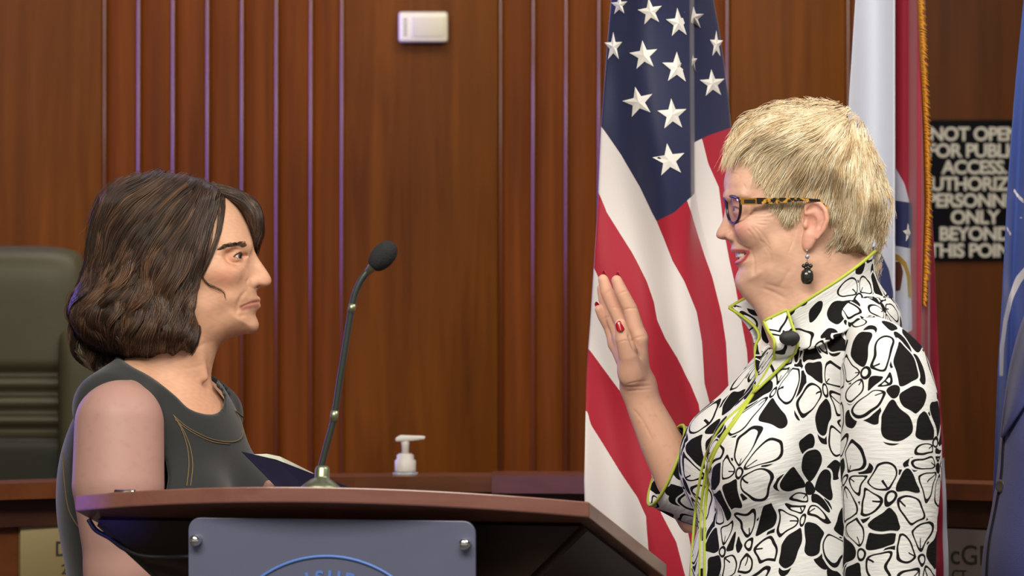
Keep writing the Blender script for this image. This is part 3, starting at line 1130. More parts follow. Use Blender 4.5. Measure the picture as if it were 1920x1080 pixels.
class Vol:
    def __init__(s, lo, hi, h):
        s.lo = np.array(lo, float)
        s.h = h
        s.n = [int(math.ceil((hi[i] - lo[i]) / h)) + 1 for i in range(3)]
        s.ax = [(lo[i] + h * np.arange(s.n[i])).astype(f32) for i in range(3)]
        s.v = np.full(s.n, 0.5, f32)

    def op(s, fn, lo=None, hi=None, mode='u', k=0.0):
        sl = []
        for i in range(3):
            a = 0 if lo is None else max(0, int((lo[i] - s.lo[i]) / s.h))
            b = s.n[i] if hi is None else min(s.n[i], int((hi[i] - s.lo[i]) / s.h) + 2)
            if b <= a:
                return
            sl.append(slice(a, b))
        sl = tuple(sl)
        x = s.ax[0][sl[0]][:, None, None]
        y = s.ax[1][sl[1]][None, :, None]
        z = s.ax[2][sl[2]][None, None, :]
        d = fn(x, y, z).astype(f32)
        a = s.v[sl]
        if mode == 'u':
            s.v[sl] = smin(a, d, k)
        elif mode == 's':
            s.v[sl] = smax(a, -d, k)
        elif mode == 'i':
            s.v[sl] = smax(a, d, k)

    def ell(s, c, r, k=0.01, mode='u', M=None, pad=None):
        c = np.array(tuple(c), float)
        r = np.array(tuple(r), float)
        m = max(r) if M is not None else r
        p = (pad if pad is not None else max(k * 1.2, 0.006)) + s.h * 2
        if pad is None and mode == 'u':
            p += 0.01
        lo, hi = c - m - p, c + m + p

        def fn(x, y, z):
            X, Y_, Z = x - c[0], y - c[1], z - c[2]
            if M is not None:
                A = np.array(M)
                X, Y_, Z = (A[0][0] * X + A[0][1] * Y_ + A[0][2] * Z, A[1][0] * X + A[1][1] * Y_ + A[1][2] * Z, A[2][0] * X + A[2][1] * Y_ + A[2][2] * Z)
            k0 = np.sqrt((X / r[0]) ** 2 + (Y_ / r[1]) ** 2 + (Z / r[2]) ** 2) + 1e-6
            k1 = np.sqrt((X / r[0] ** 2) ** 2 + (Y_ / r[1] ** 2) ** 2 + (Z / r[2] ** 2) ** 2) + 1e-6
            return k0 * (k0 - 1) / k1
        s.op(fn, lo, hi, mode, k)

    def cap(s, a, b, ra, rb, k=0.008, mode='u', squash=None):
        """tapered capsule; squash=(axis vector, factor) flattens it across one direction"""
        a = np.array(tuple(a), float)
        b = np.array(tuple(b), float)
        m = max(ra, rb) + max(k * 1.2, 0.006) + 0.01 + s.h * 2
        lo, hi = np.minimum(a, b) - m, np.maximum(a, b) + m
        ab = b - a
        L2 = ab @ ab + 1e-12

        def fn(x, y, z):
            X, Y_, Z = x - a[0], y - a[1], z - a[2]
            t = np.clip((X * ab[0] + Y_ * ab[1] + Z * ab[2]) / L2, 0, 1)
            qx, qy, qz = X - t * ab[0], Y_ - t * ab[1], Z - t * ab[2]
            if squash is not None:
                n = np.array(tuple(squash[0]), float)
                n /= np.linalg.norm(n)
                dd = qx * n[0] + qy * n[1] + qz * n[2]
                e = (1 / squash[1] - 1) * dd
                qx, qy, qz = qx + e * n[0], qy + e * n[1], qz + e * n[2]
            return np.sqrt(qx * qx + qy * qy + qz * qz) - (ra + t * (rb - ra))
        s.op(fn, lo, hi, mode, k)

    def chain(s, pts, rads, k=0.008, mode='u', squash=None):
        """tapered tube through several joints, blended with the rest once"""
        pts = [np.array(tuple(p), float) for p in pts]
        m = max(rads) + max(k * 1.2, 0.006) + 0.01 + s.h * 2
        lo = np.min(pts, axis=0) - m
        hi = np.max(pts, axis=0) + m

        def fn(x, y, z):
            best = None
            for i in range(len(pts) - 1):
                a, ab = pts[i], pts[i + 1] - pts[i]
                L2 = ab @ ab + 1e-12
                X, Y_, Z = x - a[0], y - a[1], z - a[2]
                t = np.clip((X * ab[0] + Y_ * ab[1] + Z * ab[2]) / L2, 0, 1)
                # ease the radius so that neighbouring pieces meet softly
                d = np.sqrt((X - t * ab[0]) ** 2 + (Y_ - t * ab[1]) ** 2 + (Z - t * ab[2]) ** 2) - (rads[i] + t * (rads[i + 1] - rads[i]))
                best = d if best is None else np.minimum(best, d)
            return best
        s.op(fn, lo, hi, mode, k)

    def mesh(s):
        return drop_crumbs(*surface_nets(s.v, s.lo, s.h))


def surface_nets(v, lo, h):
    neg = v < 0
    nx, ny, nz = v.shape
    c = np.zeros((nx - 1, ny - 1, nz - 1), np.int8)
    for i in (0, 1):
        for j in (0, 1):
            for k in (0, 1):
                c += neg[i:nx - 1 + i, j:ny - 1 + j, k:nz - 1 + k]
    act = (c > 0) & (c < 8)
    I, J, K = np.nonzero(act)
    n = len(I)
    idx = np.full(act.shape, -1, np.int32)
    idx[I, J, K] = np.arange(n)
    pos = np.zeros((n, 3))
    cnt = np.zeros(n)
    corners = [(i, j, k) for i in (0, 1) for j in (0, 1) for k in (0, 1)]
    for a in corners:
        for ax in range(3):
            if a[ax] == 0:
                b = list(a)
                b[ax] = 1
                va = v[I + a[0], J + a[1], K + a[2]]
                vb = v[I + b[0], J + b[1], K + b[2]]
                m = (va < 0) != (vb < 0)
                t = np.where(m, va / np.where(m, va - vb, 1), 0)
                for q in range(3):
                    pos[:, q] += np.where(m, a[q] + (t if q == ax else 0), 0)
                cnt += m
    pos /= cnt[:, None]
    P3 = np.stack([I, J, K], 1) + pos
    P3 = P3 * h + np.array(lo)
    quads = []
    # edges along each axis
    for ax in range(3):
        o1, o2 = [(1, 2), (2, 0), (0, 1)][ax]
        sl0 = [slice(1, -1)] * 3
        sl1 = [slice(1, -1)] * 3
        sl0[ax] = slice(0, v.shape[ax] - 1)
        sl1[ax] = slice(1, v.shape[ax])
        A = neg[tuple(sl0)]
        B = neg[tuple(sl1)]
        for flip, m in ((False, A & ~B), (True, ~A & B)):
            e = np.array(np.nonzero(m)).T
            if len(e) == 0:
                continue
            off = np.ones(3, int)
            off[ax] = 0
            e = e + off
            d1 = np.zeros(3, int)
            d1[o1] = 1
            d2 = np.zeros(3, int)
            d2[o2] = 1
            g = lambda q: idx[q[:, 0], q[:, 1], q[:, 2]]
            q = [g(e - d1 - d2), g(e - d2), g(e), g(e - d1)]
            if flip:
                q = q[::-1]
            quads.append(np.stack(q, 1))
    quads = np.concatenate(quads)
    quads = quads[(quads >= 0).all(1)]
    return P3, quads


def vnormals(V, Q):
    n = np.zeros_like(V)
    d1 = V[Q[:, 2]] - V[Q[:, 0]]
    d2 = V[Q[:, 3]] - V[Q[:, 1]]
    fn = np.cross(d1, d2)
    for k in range(4):
        np.add.at(n, Q[:, k], fn)
    return n / (np.linalg.norm(n, axis=1)[:, None] + 1e-12)


def relax(V, Q, it=2, f=0.5):
    """light Laplacian smoothing"""
    n = len(V)
    for _ in range(it):
        acc = np.zeros_like(V)
        cnt = np.zeros(n)
        for a, b in ((0, 1), (1, 2), (2, 3), (3, 0)):
            np.add.at(acc, Q[:, a], V[Q[:, b]])
            np.add.at(cnt, Q[:, a], 1)
            np.add.at(acc, Q[:, b], V[Q[:, a]])
            np.add.at(cnt, Q[:, b], 1)
        V = V * (1 - f) + f * acc / np.maximum(cnt, 1)[:, None]
    return V


def drop_crumbs(V, Q, least=600):
    """keep only the larger connected pieces of a mesh"""
    n = len(V)
    lab = np.arange(n)
    while True:
        m = lab[Q].min(1)
        new = lab.copy()
        for k in range(4):
            np.minimum.at(new, Q[:, k], m)
        new = new[new]
        if (new == lab).all():
            break
        lab = new
    cnt = np.bincount(lab, minlength=n)
    keep = cnt[lab] >= least
    idx = np.cumsum(keep) - 1
    Q = Q[keep[Q].all(1)]
    return V[keep], idx[Q]


def join(parts):
    vs, qs, o = [], [], 0
    for V, Q in parts:
        vs.append(V)
        qs.append(Q + o)
        o += len(V)
    return np.concatenate(vs), np.concatenate(qs)


def idw(x, z, ctrl, pw=3):
    """smooth interpolation of control values (x,z,val...)"""
    ctrl = np.asarray(ctrl, float)
    num = [0] * (ctrl.shape[1] - 2)
    den = 0
    for c in ctrl:
        w = 1 / ((x - c[0]) ** 2 + (z - c[1]) ** 2 + 30.0) ** (pw / 2)
        den = den + w
        for i in range(len(num)):
            num[i] = num[i] + w * c[2 + i]
    return [q / den for q in num]


class Inflate:
    """a side-view outline blown up to a rounded solid, symmetric about the plane y = Ym"""

    def __init__(s, poly_px, Yref, Ym, W, E, p=2.0, smooth=True, npoly=120):
        s.Y = Yref
        s.Ym = Ym
        s.poly = round_poly(poly_px, npoly) if smooth else np.asarray(poly_px, float)
        s.W = W          # control points (px,py,half width m) or number
        s.E = E
        s.p = p
        s.k = Yref / F

    def maps(s, x, z):
        px = 960 + x / s.k
        py = 540 + (CZ - z) / s.k
        e = -poly_sdf(px, py, s.poly) * s.k
        W = idw(px, py, s.W)[0] if not np.isscalar(s.W) else s.W
        E = idw(px, py, s.E)[0] if not np.isscalar(s.E) else s.E
        return e, W, E

    def __call__(s, x, y, z):
        e, W, E = s.maps(x[:, 0, :], z[0, 0, :][None])
        e = e[:, None, :]
        W = W[:, None, :] if not np.isscalar(W) else W
        E = E[:, None, :] if not np.isscalar(E) else E
        a = np.abs(y - s.Ym) / W
        b = np.maximum(0, 1 - e / E)
        p = s.p
        f = a ** p + b ** p - 1
        g = np.sqrt((p * a ** (p - 1) / W) ** 2 + (p * b ** (p - 1) / E) ** 2) + 0.6 / W
        return f / g

    def side(s, px, py, off=0.0):
        """half width of the solid at a pixel of the side view (vectorised); 0 outside"""
        px = np.asarray(px, float)
        py = np.asarray(py, float)
        e = -poly_sdf(px, py, s.poly) * s.k + off
        W = (idw(px, py, s.W)[0] if not np.isscalar(s.W) else s.W) + off
        E = idw(px, py, s.E)[0] if not np.isscalar(s.E) else s.E
        b = np.clip(1 - e / E, 0, 1)
        return W * (1 - b ** s.p) ** (1 / s.p)

    def box(s, pad=0.02):
        x0, y0 = s.poly.min(0)
        x1, y1 = s.poly.max(0)
        Wm = s.W if np.isscalar(s.W) else max(c[2] for c in s.W)
        return ((PX(x0, s.Y) - pad, s.Ym - Wm - pad, PZ(y1, s.Y) - pad), (PX(x1, s.Y) + pad, s.Ym + Wm + pad, PZ(y0, s.Y) + pad))


def to_px(V, Y):
    return 960 + V[:, 0] * F / Y, 540 + (CZ - V[:, 2]) * F / Y


def groove(V, N, px, py, near, lines):
    """press wrinkles into the near side: (points, width px, depth m)"""
    for pts, w, dep in lines:
        sp = smooth_path([(a, b, 0) for a, b in pts], 24)[:, :2]
        x0, y0 = sp.min(0) - 3 * w
        x1, y1 = sp.max(0) + 3 * w
        m = near & (px > x0) & (px < x1) & (py > y0) & (py < y1)
        if not m.any():
            continue
        d = line_dist(px[m], py[m], sp)
        # fade at both ends
        t = np.minimum(np.hypot(px[m] - sp[0, 0], py[m] - sp[0, 1]), np.hypot(px[m] - sp[-1, 0], py[m] - sp[-1, 1]))
        fade = np.clip(t / (3 * w), 0.25, 1)
        V[m] -= N[m] * (dep * fade * np.exp(-(d / w) ** 2))[:, None]
    return V


def eyeball(name, c, r, fwd, iris, parent, mtl):
    n1, n2 = 28, 40
    fwd = Vector(fwd).normalized()
    q = fwd.to_track_quat('Z', 'Y')
    Vv, cols, fsx = [], [], []
    for i in range(n1 + 1):
        th = math.pi * i / n1
        rr_ = r * (1 + 0.055 * math.exp(-(th / 0.42) ** 4))
        for j in range(n2):
            ph_ = 2 * math.pi * j / n2
            v = Vector((math.sin(th) * math.cos(ph_), math.sin(th) * math.sin(ph_), math.cos(th))) * rr_
            Vv.append(Vector(c) + q @ v)
            a = math.degrees(th)
            cols.append((0.004, 0.004, 0.004) if a < 13 else (iris if a < 27 else ((0.05, 0.04, 0.035) if a < 31 else (0.66, 0.60, 0.55))))
    for i in range(n1):
        for j in range(n2):
            k = (j + 1) % n2
            fsx.append((i * n2 + j, (i + 1) * n2 + j, (i + 1) * n2 + k, i * n2 + k))
    me = mesh_np(name, np.array([tuple(v) for v in Vv]), np.array(fsx))
    set_col(me, np.array(cols))
    return obj(name, me, mtl, parent)


def lids(vol, c, r, sgn_f, side, open_up=0.30, open_dn=0.22, az0=-0.95, az1=1.15, tilt=0.0, k=0.004, look=0.0):
    """eyelids: a thin shell over the eyeball with an almond opening; forward = sgn_f * x, outward = side * y"""
    c = np.array(tuple(c), float)
    vol.ell(c, (r * 1.12,) * 3, k, 'u')

    def opening(x, y, z):
        X = (x - c[0]) * sgn_f
        Yq = (y - c[1]) * side
        Z = z - c[2]
        rad = np.sqrt(X * X + Yq * Yq + Z * Z) + 1e-6
        az = np.arctan2(Yq, X)
        el = np.arctan2(Z, np.sqrt(X * X + Yq * Yq)) - tilt * az - look
        t = np.clip((az - (az0 + az1) / 2) / ((az1 - az0) / 2), -1, 1)
        prof = 1 - np.abs(t) ** 2.2
        up = el - open_up * prof
        dn = -el - open_dn * prof
        d = np.maximum(up, dn)
        d = np.maximum(d, np.abs(t) - 0.99)
        d = np.where(X < -0.002, 1.0, d)
        return np.maximum(d * r, (r * 0.985 - rad))
    m = r * 1.5
    vol.op(opening, c - m, c + m, 's', 0.0008)


# ------------------------------------------------------------------ hair strands
def strand_field(ctrl):
    """ctrl: (px,py,dx,dy) -> unit direction at any pixel"""
    ctrl = [(a, b, c / math.hypot(c, d), d / math.hypot(c, d)) for a, b, c, d in ctrl]

    def fn(px, py):
        dx, dy = idw(px, py, ctrl, 3.2)
        l = np.hypot(dx, dy) + 1e-6
        return dx / l, dy / l
    return fn


def grow(seeds, field, surf, Yref, side, length, nseg, rng, lift=(-0.003, 0.003), wave=None, clump=None, tip_out=0.0, rad=0.00045, colors=None, jit=2.0, clift=None, conv=None):
    """strands lying on an inflated solid. seeds (n,2) px; length px (n,); returns verts, faces, colours"""
    n = len(seeds)
    p = seeds.copy().astype(float)
    pts = np.zeros((n, nseg + 1, 2))
    pts[:, 0] = p
    step = length / nseg
    for i in range(nseg):
        dx, dy = field(p[:, 0], p[:, 1])
        p = p + np.stack([dx, dy], 1) * step[:, None]
        pts[:, i + 1] = p
    s = np.linspace(0, 1, nseg + 1)[None]
    tan = np.gradient(pts, axis=1)
    tan /= np.linalg.norm(tan, axis=2)[..., None] + 1e-9
    nor = np.stack([-tan[..., 1], tan[..., 0]], -1)
    off = np.zeros((n, nseg + 1))
    if wave is not None:
        amp, per, ph, grow_p = wave
        off = off + amp[:, None] * s ** grow_p * np.sin(2 * np.pi * (s * length[:, None] / per[:, None]) + ph[:, None])
    off = off + jit * rng.normal(0, 1, (n, 1)) * s
    pts = pts + nor * off[..., None]
    if conv is not None:
        pts = pts - conv[:, None, :] * (0.75 * s ** 1.5)[..., None]
    lf = rng.uniform(lift[0], lift[1], (n, 1)) * (0.35 + 0.65 * s) + tip_out * s ** 2 * rng.uniform(0.2, 1, (n, 1))
    if clift is not None:
        lf = lf + clift[:, None] * np.sin(np.pi * np.clip(s * 1.1, 0, 1))
    if wave is not None:
        lf = lf + (amp[:, None] * Yref / F) * 0.7 * s ** grow_p * np.cos(2 * np.pi * (s * length[:, None] / per[:, None]) + ph[:, None])
    k = Yref / F
    # keep the strands on the rounded solid (outside its outline they hang free near the middle)
    yy = surf.side(pts[..., 0].ravel(), pts[..., 1].ravel(), 0.004).reshape(n, nseg + 1) + lf
    X = (pts[..., 0] - 960) * k
    Z = CZ - (pts[..., 1] - 540) * k
    Yv = surf.Ym + side * yy
    C = np.stack([X, Yv, Z], -1)
    # three-sided tubes
    T = np.gradient(C, axis=1)
    T /= np.linalg.norm(T, axis=2)[..., None] + 1e-9
    ref = np.array([0.2, -0.9, 0.3])
    A = np.cross(T, ref)
    A /= np.linalg.norm(A, axis=2)[..., None] + 1e-9
    B = np.cross(T, A)
    r = np.broadcast_to(np.asarray(rad), (n,))[:, None] * (1 - 0.75 * s ** 3)
    V = []
    for a in (0, 2.094, 4.189):
        V.append(C + r[..., None] * (A * math.cos(a) + B * math.sin(a)))
    V = np.stack(V, 2)                 # n, seg+1, 3, 3
    base = (np.arange(n) * (nseg + 1) * 3)[:, None, None]
    seg = (np.arange(nseg) * 3)[None, :, None]
    kk = np.arange(3)[None, None]
    k2 = (kk + 1) % 3
    Fq = np.stack([base + seg + kk, base + seg + k2, base + seg + 3 + k2, base + seg + 3 + kk], -1).reshape(-1, 4)
    cols = np.repeat(colors[:, None], (nseg + 1) * 3, 1).reshape(-1, 3) if colors is not None else None
    return V.reshape(-1, 3), Fq, cols


def hair_object(name, chunks, mtl, parent, label=None):
    vs, fs_, cs, o = [], [], [], 0
    for V, Q, c in chunks:
        vs.append(V)
        fs_.append(Q + o)
        cs.append(c)
        o += len(V)
    me = mesh_np(name, np.concatenate(vs), np.concatenate(fs_))
    set_col(me, np.concatenate(cs))
    h = obj(name, me, mtl, parent)
    h['kind'] = 'stuff'
    if label:
        h['label'] = label
    return h


def in_poly_samples(poly, n, rng):
    poly = np.asarray(poly, float)
    lo, hi = poly.min(0), poly.max(0)
    out = np.zeros((0, 2))
    while len(out) < n:
        p = rng.uniform(lo, hi, (n * 2, 2))
        out = np.vstack([out, p[poly_sdf(p[:, 0], p[:, 1], poly) < 0]])
    return out[:n]


def drape(bvh, pts, Y0=5.0, lift=0.0):
    """set points seen from the room's front onto a surface (straight back along the sight line)"""
    out = []
    o = Vector((0, 0, CZ))
    for px, py in pts:
        d = Vector(((px - 960) / F, 1, -(py - 540) / F)).normalized()
        hit = bvh.ray_cast(o + d * Y0, d)
        if hit[0] is not None:
            out.append(hit[0] + hit[1] * lift if hit[1].dot(d) < 0 else hit[0] - hit[1] * lift)
    return out


M_skin_l = vcol_mat('skin_warm', 0.5, 0.12, 0.35, (160, 0.06, (1, 1, 1)))
M_skin_r = vcol_mat('skin_pale', 0.5, 0.12, 0.35, (160, 0.08, (1, 1, 1)))
M_eye = vcol_mat('eye', 0.12, 0.0, 0.5)
M_hair_dark = vcol_mat('hair_dark', 0.38, 0.0, 0.5)
M_hair_blond = vcol_mat('hair_blond', 0.42, 0.0, 0.4)


def lid_param(V, c, sgn_f, side, az0=-0.95, az1=1.15, tilt=0.0):
    X = (V[:, 0] - c[0]) * sgn_f
    Yq = (V[:, 1] - c[1]) * side
    Z = V[:, 2] - c[2]
    rad = np.sqrt(X * X + Yq * Yq + Z * Z) + 1e-9
    az = np.arctan2(Yq, X)
    el = np.arctan2(Z, np.sqrt(X * X + Yq * Yq)) - tilt * az
    t = np.clip((az - (az0 + az1) / 2) / ((az1 - az0) / 2), -1, 1)
    return rad, az, el, 1 - np.abs(t) ** 2.2, X


def lash_mask(V, Ym, c, sgn_f, up_, dn_, az0=-0.9, az1=1.25, tilt=-0.05):
    m = np.zeros(len(V), bool)
    low = np.zeros(len(V), bool)
    for sd in (-1, 1):
        cc = np.array([c[0], Ym + sd * .0325, c[2]])
        rad, az, el, prof, X = lid_param(V, cc, sgn_f, sd, az0, az1, tilt)
        m |= (rad < .0142) & (X > -.003) & (np.abs(el - up_ * prof) < 0.12) & (prof > 0.02)
        low |= (rad < .0142) & (X > -.003) & (np.abs(el + dn_ * prof) < 0.07) & (prof > 0.02)
    return m, low


def bridged(parts, anchors):
    """join pieces of one body, tying each to an earlier one with a sliver hidden in the clothes.
    anchors: (index of earlier piece, point near it, point near the new piece)"""
    V, Q = join(parts)
    offs = np.r_[0, np.cumsum([len(p[0]) for p in parts])]

    def edge_at(k, pt):
        Vp, Qp = parts[k]
        j = int(np.argmin(((Vp - np.array(tuple(pt))) ** 2).sum(1)))
        q = Qp[(Qp == j).any(1)][0]
        i = int(np.nonzero(q == j)[0][0])
        return offs[k] + j, offs[k] + int(q[(i + 1) % 4])
    extra = []
    for n, (k, pa, pb) in enumerate(anchors):
        a, a2 = edge_at(k, pa)
        b, b2 = edge_at(n + 1, pb)
        extra.append((a, a2, b2, b))
    return V, np.vstack([Q, np.array(extra)])


class HairShell:
    """hair that grows out of the head: skin level at the hairline, full outer shape further in"""

    def __init__(s, head, full, region, blend_px, thin=0.0):
        s.h, s.f, s.Ym = head, full, full.Ym
        s.reg = round_poly(region, 160)
        s.b = blend_px
        s.Y = full.Y
        s.k = full.k

    def w(s, px, py):
        e = -poly_sdf(px, py, s.reg)
        t = np.clip(e / s.b, 0, 1)
        return t * t * (3 - 2 * t), e

    def __call__(s, x, y, z):
        px = 960 + x[:, 0, :] / s.k
        py = 540 + (CZ - z[0, 0, :][None]) / s.k
        w, e = s.w(px, py)
        w = w[:, None, :]
        d = (s.h(x, y, z) + .0012) * (1 - w) + (s.f(x, y, z) + .0045) * w
        return np.maximum(d, (-e[:, None, :] - 6) * s.k)

    def side(s, px, py, off=0.0):
        w, e = s.w(px, py)
        return s.h.side(px, py) * (1 - w) + s.f.side(px, py) * w + off * (0.2 + 0.8 * w)

# ------------------------------------------------------------------ woman in the dark dress
YL = 6.6
kL = YL / F
rng = np.random.default_rng(11)
wl = thing('person', 'person with wavy dark bob in a sleeveless charcoal dress facing the lectern', 'person', (PX(290, YL), YL + .05, 0))
p_ = lambda x, y, dy=0.0: np.array(tuple(P(x, y, YL))) + np.array([0, dy, 0])
headL_poly = [(463, 420), (471, 440), (475, 455), (473, 468), (473, 480), (474, 500), (476, 520), (479, 540), (481, 550), (484, 560), (483, 567), (484.5, 574), (482, 582), (479, 590), (483, 600),
              (485.5, 610), (482, 619), (473, 625.5), (458, 627), (433, 634), (400, 641), (350, 628), (310, 605), (265, 565), (240, 505), (232, 450), (238, 400), (265, 360), (305, 341), (345, 338), (385, 347), (420, 365), (447, 392)]
headL = Inflate(headL_poly, YL, YL, [(455, 400, .060), (350, 390, .074), (260, 420, .070), (440, 480, .064), (400, 500, .0665), (300, 500, .070), (470, 520, .054), (440, 545, .060), (390, 560, .060), (470, 580, .046), (430, 600, .050), (380, 620, .054), (478, 612, .036), (340, 600, .058)],
                [(455, 400, .075), (350, 380, .10), (440, 480, .068), (470, 540, .060), (478, 610, .045), (430, 620, .045), (250, 450, .10), (390, 600, .05)], 2.1)
noseL = Inflate([(466, 462), (475, 470), (487, 488), (496, 501), (505, 515), (509, 525), (507.5, 532), (502, 537), (492, 539), (482, 541), (470, 541), (460, 532), (462, 500)], YL, YL,
                [(472, 470, .0085), (480, 490, .0095), (492, 510, .0105), (503, 525, .0100), (488, 532, .0150), (474, 530, .0185), (465, 500, .016)], [(474, 470, .009), (495, 510, .010), (505, 528, .0095), (474, 532, .011)], 2.0)
lo, hi = (PX(205, YL), YL - .17, PZ(800, YL)), (PX(518, YL), YL + .13, PZ(325, YL))
vh = Vol(lo, hi, 0.0016)
vh.op(headL)
vh.op(noseL, *noseL.box(0.015), 'u', 0.007)
# cheekbone and cheek
for sd in (-1, 1):
    vh.ell(p_(425, 512, sd * .047), (.022, .017, .015), 0.018)
    # eye socket
    vh.ell(p_(450, 480, sd * .050), (.019, .017, .0125), 0.012, 's')
    # brow ridge
    vh.cap(p_(464, 464, sd * .020), p_(436, 462, sd * .047), .0055, .005, 0.010)
    # nostril, wing crease
    vh.cap(p_(487, 537, sd * .0065), p_(476, 533, sd * .0100), .0026, .0026, 0.002, 's')
    vh.ell(p_(474, 530, sd * .0150), (.0085, .0055, .0070), 0.003)
    lids(vh, p_(440, 480.5, sd * .0325), .0122, 1, sd, 0.36, 0.26, -0.55, 1.5, -0.05)
# lips
for sd in (-1, 1):
    vh.chain([p_(483, 562, 0), p_(475, 566, sd * .014), p_(456, 574, sd * .0265)], [.0032, .003, .0016], 0.004)
    vh.chain([p_(483, 573.5, 0), p_(475, 575, sd * .013), p_(457, 577, sd * .025)], [.0036, .0034, .0018], 0.004)
# neck, upper chest and shoulders
aL = math.radians(27)
fwd = np.array([math.cos(aL), -math.sin(aL), 0])
lat = np.array([-math.sin(aL), -math.cos(aL), 0])
up = np.array([0, 0, 1.0])
NB = p_(312, 700)


def neck_parts(v, kk=0.02):
    v.cap(p_(352, 585, .0), p_(322, 668, .0), .056, .056, kk)
    v.cap(p_(322, 668, .0), p_(308, 735, -.005), .056, .068, kk)


def upper_body(v, off=0.0, kk=0.016):
    o = off
    # trapezius to both shoulders
    for sd, la, dr, ra in ((1, .139, .048, .048), (-1, .132, .066, .045)):
        sh = NB + lat * (la * sd) - up * dr - fwd * .008
        v.cap(NB - fwd * .018 + up * .002, sh, .040 + o, ra + o, kk)
    v.ell(NB - up * .135 - fwd * .012, (.114 + o, .146 + o, .15 + o), kk, 'u', [fwd, lat, up])


def lower_body(v, off=0.0, kk=0.04):
    o = off
    for sd in (1, -1):
        v.ell(NB - up * .205 + fwd * .070 + lat * sd * .072, (.066 + o, .072 + o, .072 + o), kk, 'u', [fwd, lat, up])
    v.ell(NB - up * .195 - fwd * .034, (.112 + o, .146 + o, .172 + o), kk, 'u', [fwd, lat, up])
    v.ell(NB - up * .33 - fwd * .012, (.104 + o, .148 + o, .16 + o), kk, 'u', [fwd, lat, up])
    v.ell(NB - up * .52 - fwd * .02, (.135 + o, .172 + o, .17 + o), kk, 'u', [fwd, lat, up])


neck_parts(vh)
upper_body(vh)
# throat: notch and tendon
vh.ell(p_(398, 712, -.03), (.012, .014, .010), 0.012, 's')
vh.cap(p_(366, 640, -.042), p_(386, 706, -.038), .008, .006, 0.012)
Vh, Qh = vh.mesh()
Vh = relax(Vh, Qh, 2, 0.5)
Nh = vnormals(Vh, Qh)
px, py = to_px(Vh, YL)
near = Vh[:, 1] < YL - .004
Vh = groove(Vh, Nh, px, py, near, [
    ([(486, 566.5), (474, 568), (463, 572), (454, 577)], 1.5, .0018),          # mouth
    ([(454, 575), (449, 583), (447, 590)], 2.5, .0010),                        # mouth corner fold
    ([(470, 520), (466, 528), (468, 536), (474, 541)], 2.2, .0016),            # nose wing
    ([(468, 541), (456, 556), (449, 572), (447, 588)], 3.5, .0013),            # nasolabial
    ([(429, 487), (436, 492), (446, 493), (455, 489)], 1.8, .0010),            # under eye
    ([(424, 495), (436, 501), (449, 500)], 2.6, .0008),
    ([(426, 483), (418, 480), (410, 478)], 1.5, .0009), ([(426, 486), (417, 488), (409, 487)], 1.5, .0009),
    ([(430, 474), (440, 468), (452, 468)], 1.8, .0012),                        # lid crease
    ([(448, 596), (456, 592), (468, 590)], 3, .0008),
    ([(352, 655), (372, 650), (398, 640)], 4, .0010), ([(340, 690), (366, 688), (392, 680)], 4, .0006)])
# colour
skinL = np.array(srgb(214, 166, 136))
col = np.tile(skinL, (len(Vh), 1))


def tint(col, w, c):
    return col * (1 - w[:, None]) + np.array(c)[None] * w[:, None]


g2 = lambda x, y, cx, cy, rx, ry: np.exp(-((x - cx) / rx) ** 2 - ((y - cy) / ry) ** 2)
col = tint(col, 0.45 * g2(px, py, 425, 520, 26, 22), srgb(204, 124, 104))
col = tint(col, 0.30 * g2(px, py, 505, 528, 14, 14), srgb(206, 130, 110))
col = tint(col, 0.35 * g2(px, py, 445, 491, 18, 8), srgb(170, 114, 92))
col = tint(col, 0.25 * g2(px, py, 400, 750, 60, 40), srgb(208, 140, 112))
lipd = line_dist(px, py, [(485, 563), (472, 567.5), (456, 575)])
lipd2 = line_dist(px, py, [(484, 573), (472, 574), (458, 576.5)])
wl_ = np.clip(1.35 - np.minimum(lipd / 3.6, lipd2 / 5.0), 0, 1) * (px > 452)
col = tint(col, 0.75 * wl_, srgb(150, 78, 70))
# lash line on the lid edges and eye rim
ec = p_(440, 480.5)
lm, lw = lash_mask(Vh, YL, ec, 1, 0.36, 0.26, az0=-0.55, az1=1.5)
col[lm] = col[lm] * 0.12
col[lw] = col[lw] * 0.6
col *= (1 + 0.05 * np.sin(Vh[:, 0] * 310 + 3 * np.sin(Vh[:, 2] * 270)) * np.sin(Vh[:, 2] * 350 + Vh[:, 1] * 300))[:, None]

# arms
va = Vol((PX(110, YL), YL - .30, PZ(1180, YL)), (PX(600, YL), YL + .26, PZ(690, YL)), 0.003)
shn = NB + lat * .146 - up * .050 - fwd * .006
va.chain([shn + np.array([.012, 0, 0]), p_(240, 790, -.148), p_(240, 900, -.165), p_(246, 1065, -.160)], [.050, .064, .066, .050], 0.01)
va.chain([p_(246, 1065, -.160), p_(330, 1035, -.150), p_(430, 985, -.115), p_(482, 962, -.10)], [.050, .046, .031, .026], 0.02)
hb = p_(500, 950, -.09)
va.ell(hb, (.034, .018, .026), 0.014)
for i, (dx, dy) in enumerate(((22, 4), (24, -6), (22, -16), (14, -24))):
    va.chain([hb + np.array([.012, .004 * i - .008, .012 - .008 * i]), p_(502 + dx, 942 - dy * .4, -.085 + .004 * i), p_(505 + dx * 1.7, 932 - dy * .6, -.07 + .004 * i)], [.0095, .0085, .007], 0.004)
va.chain([hb + np.array([-.005, -.006, .014]), p_(506, 926, -.100), p_(511, 904, -.100)], [.010, .009, .0075], 0.005)
shf = NB - lat * .132 - up * .066 - fwd * .008
va.chain([shf, shf + fwd * .03 - up * .15, shf + fwd * .05 - up * .27], [.044, .046, .042], 0.01)
va.chain([shf + fwd * .05 - up * .27, p_(496, 965, .02)], [.043, .026], 0.02)
va.ell(p_(508, 955, .02), (.034, .018, .026), 0.014)
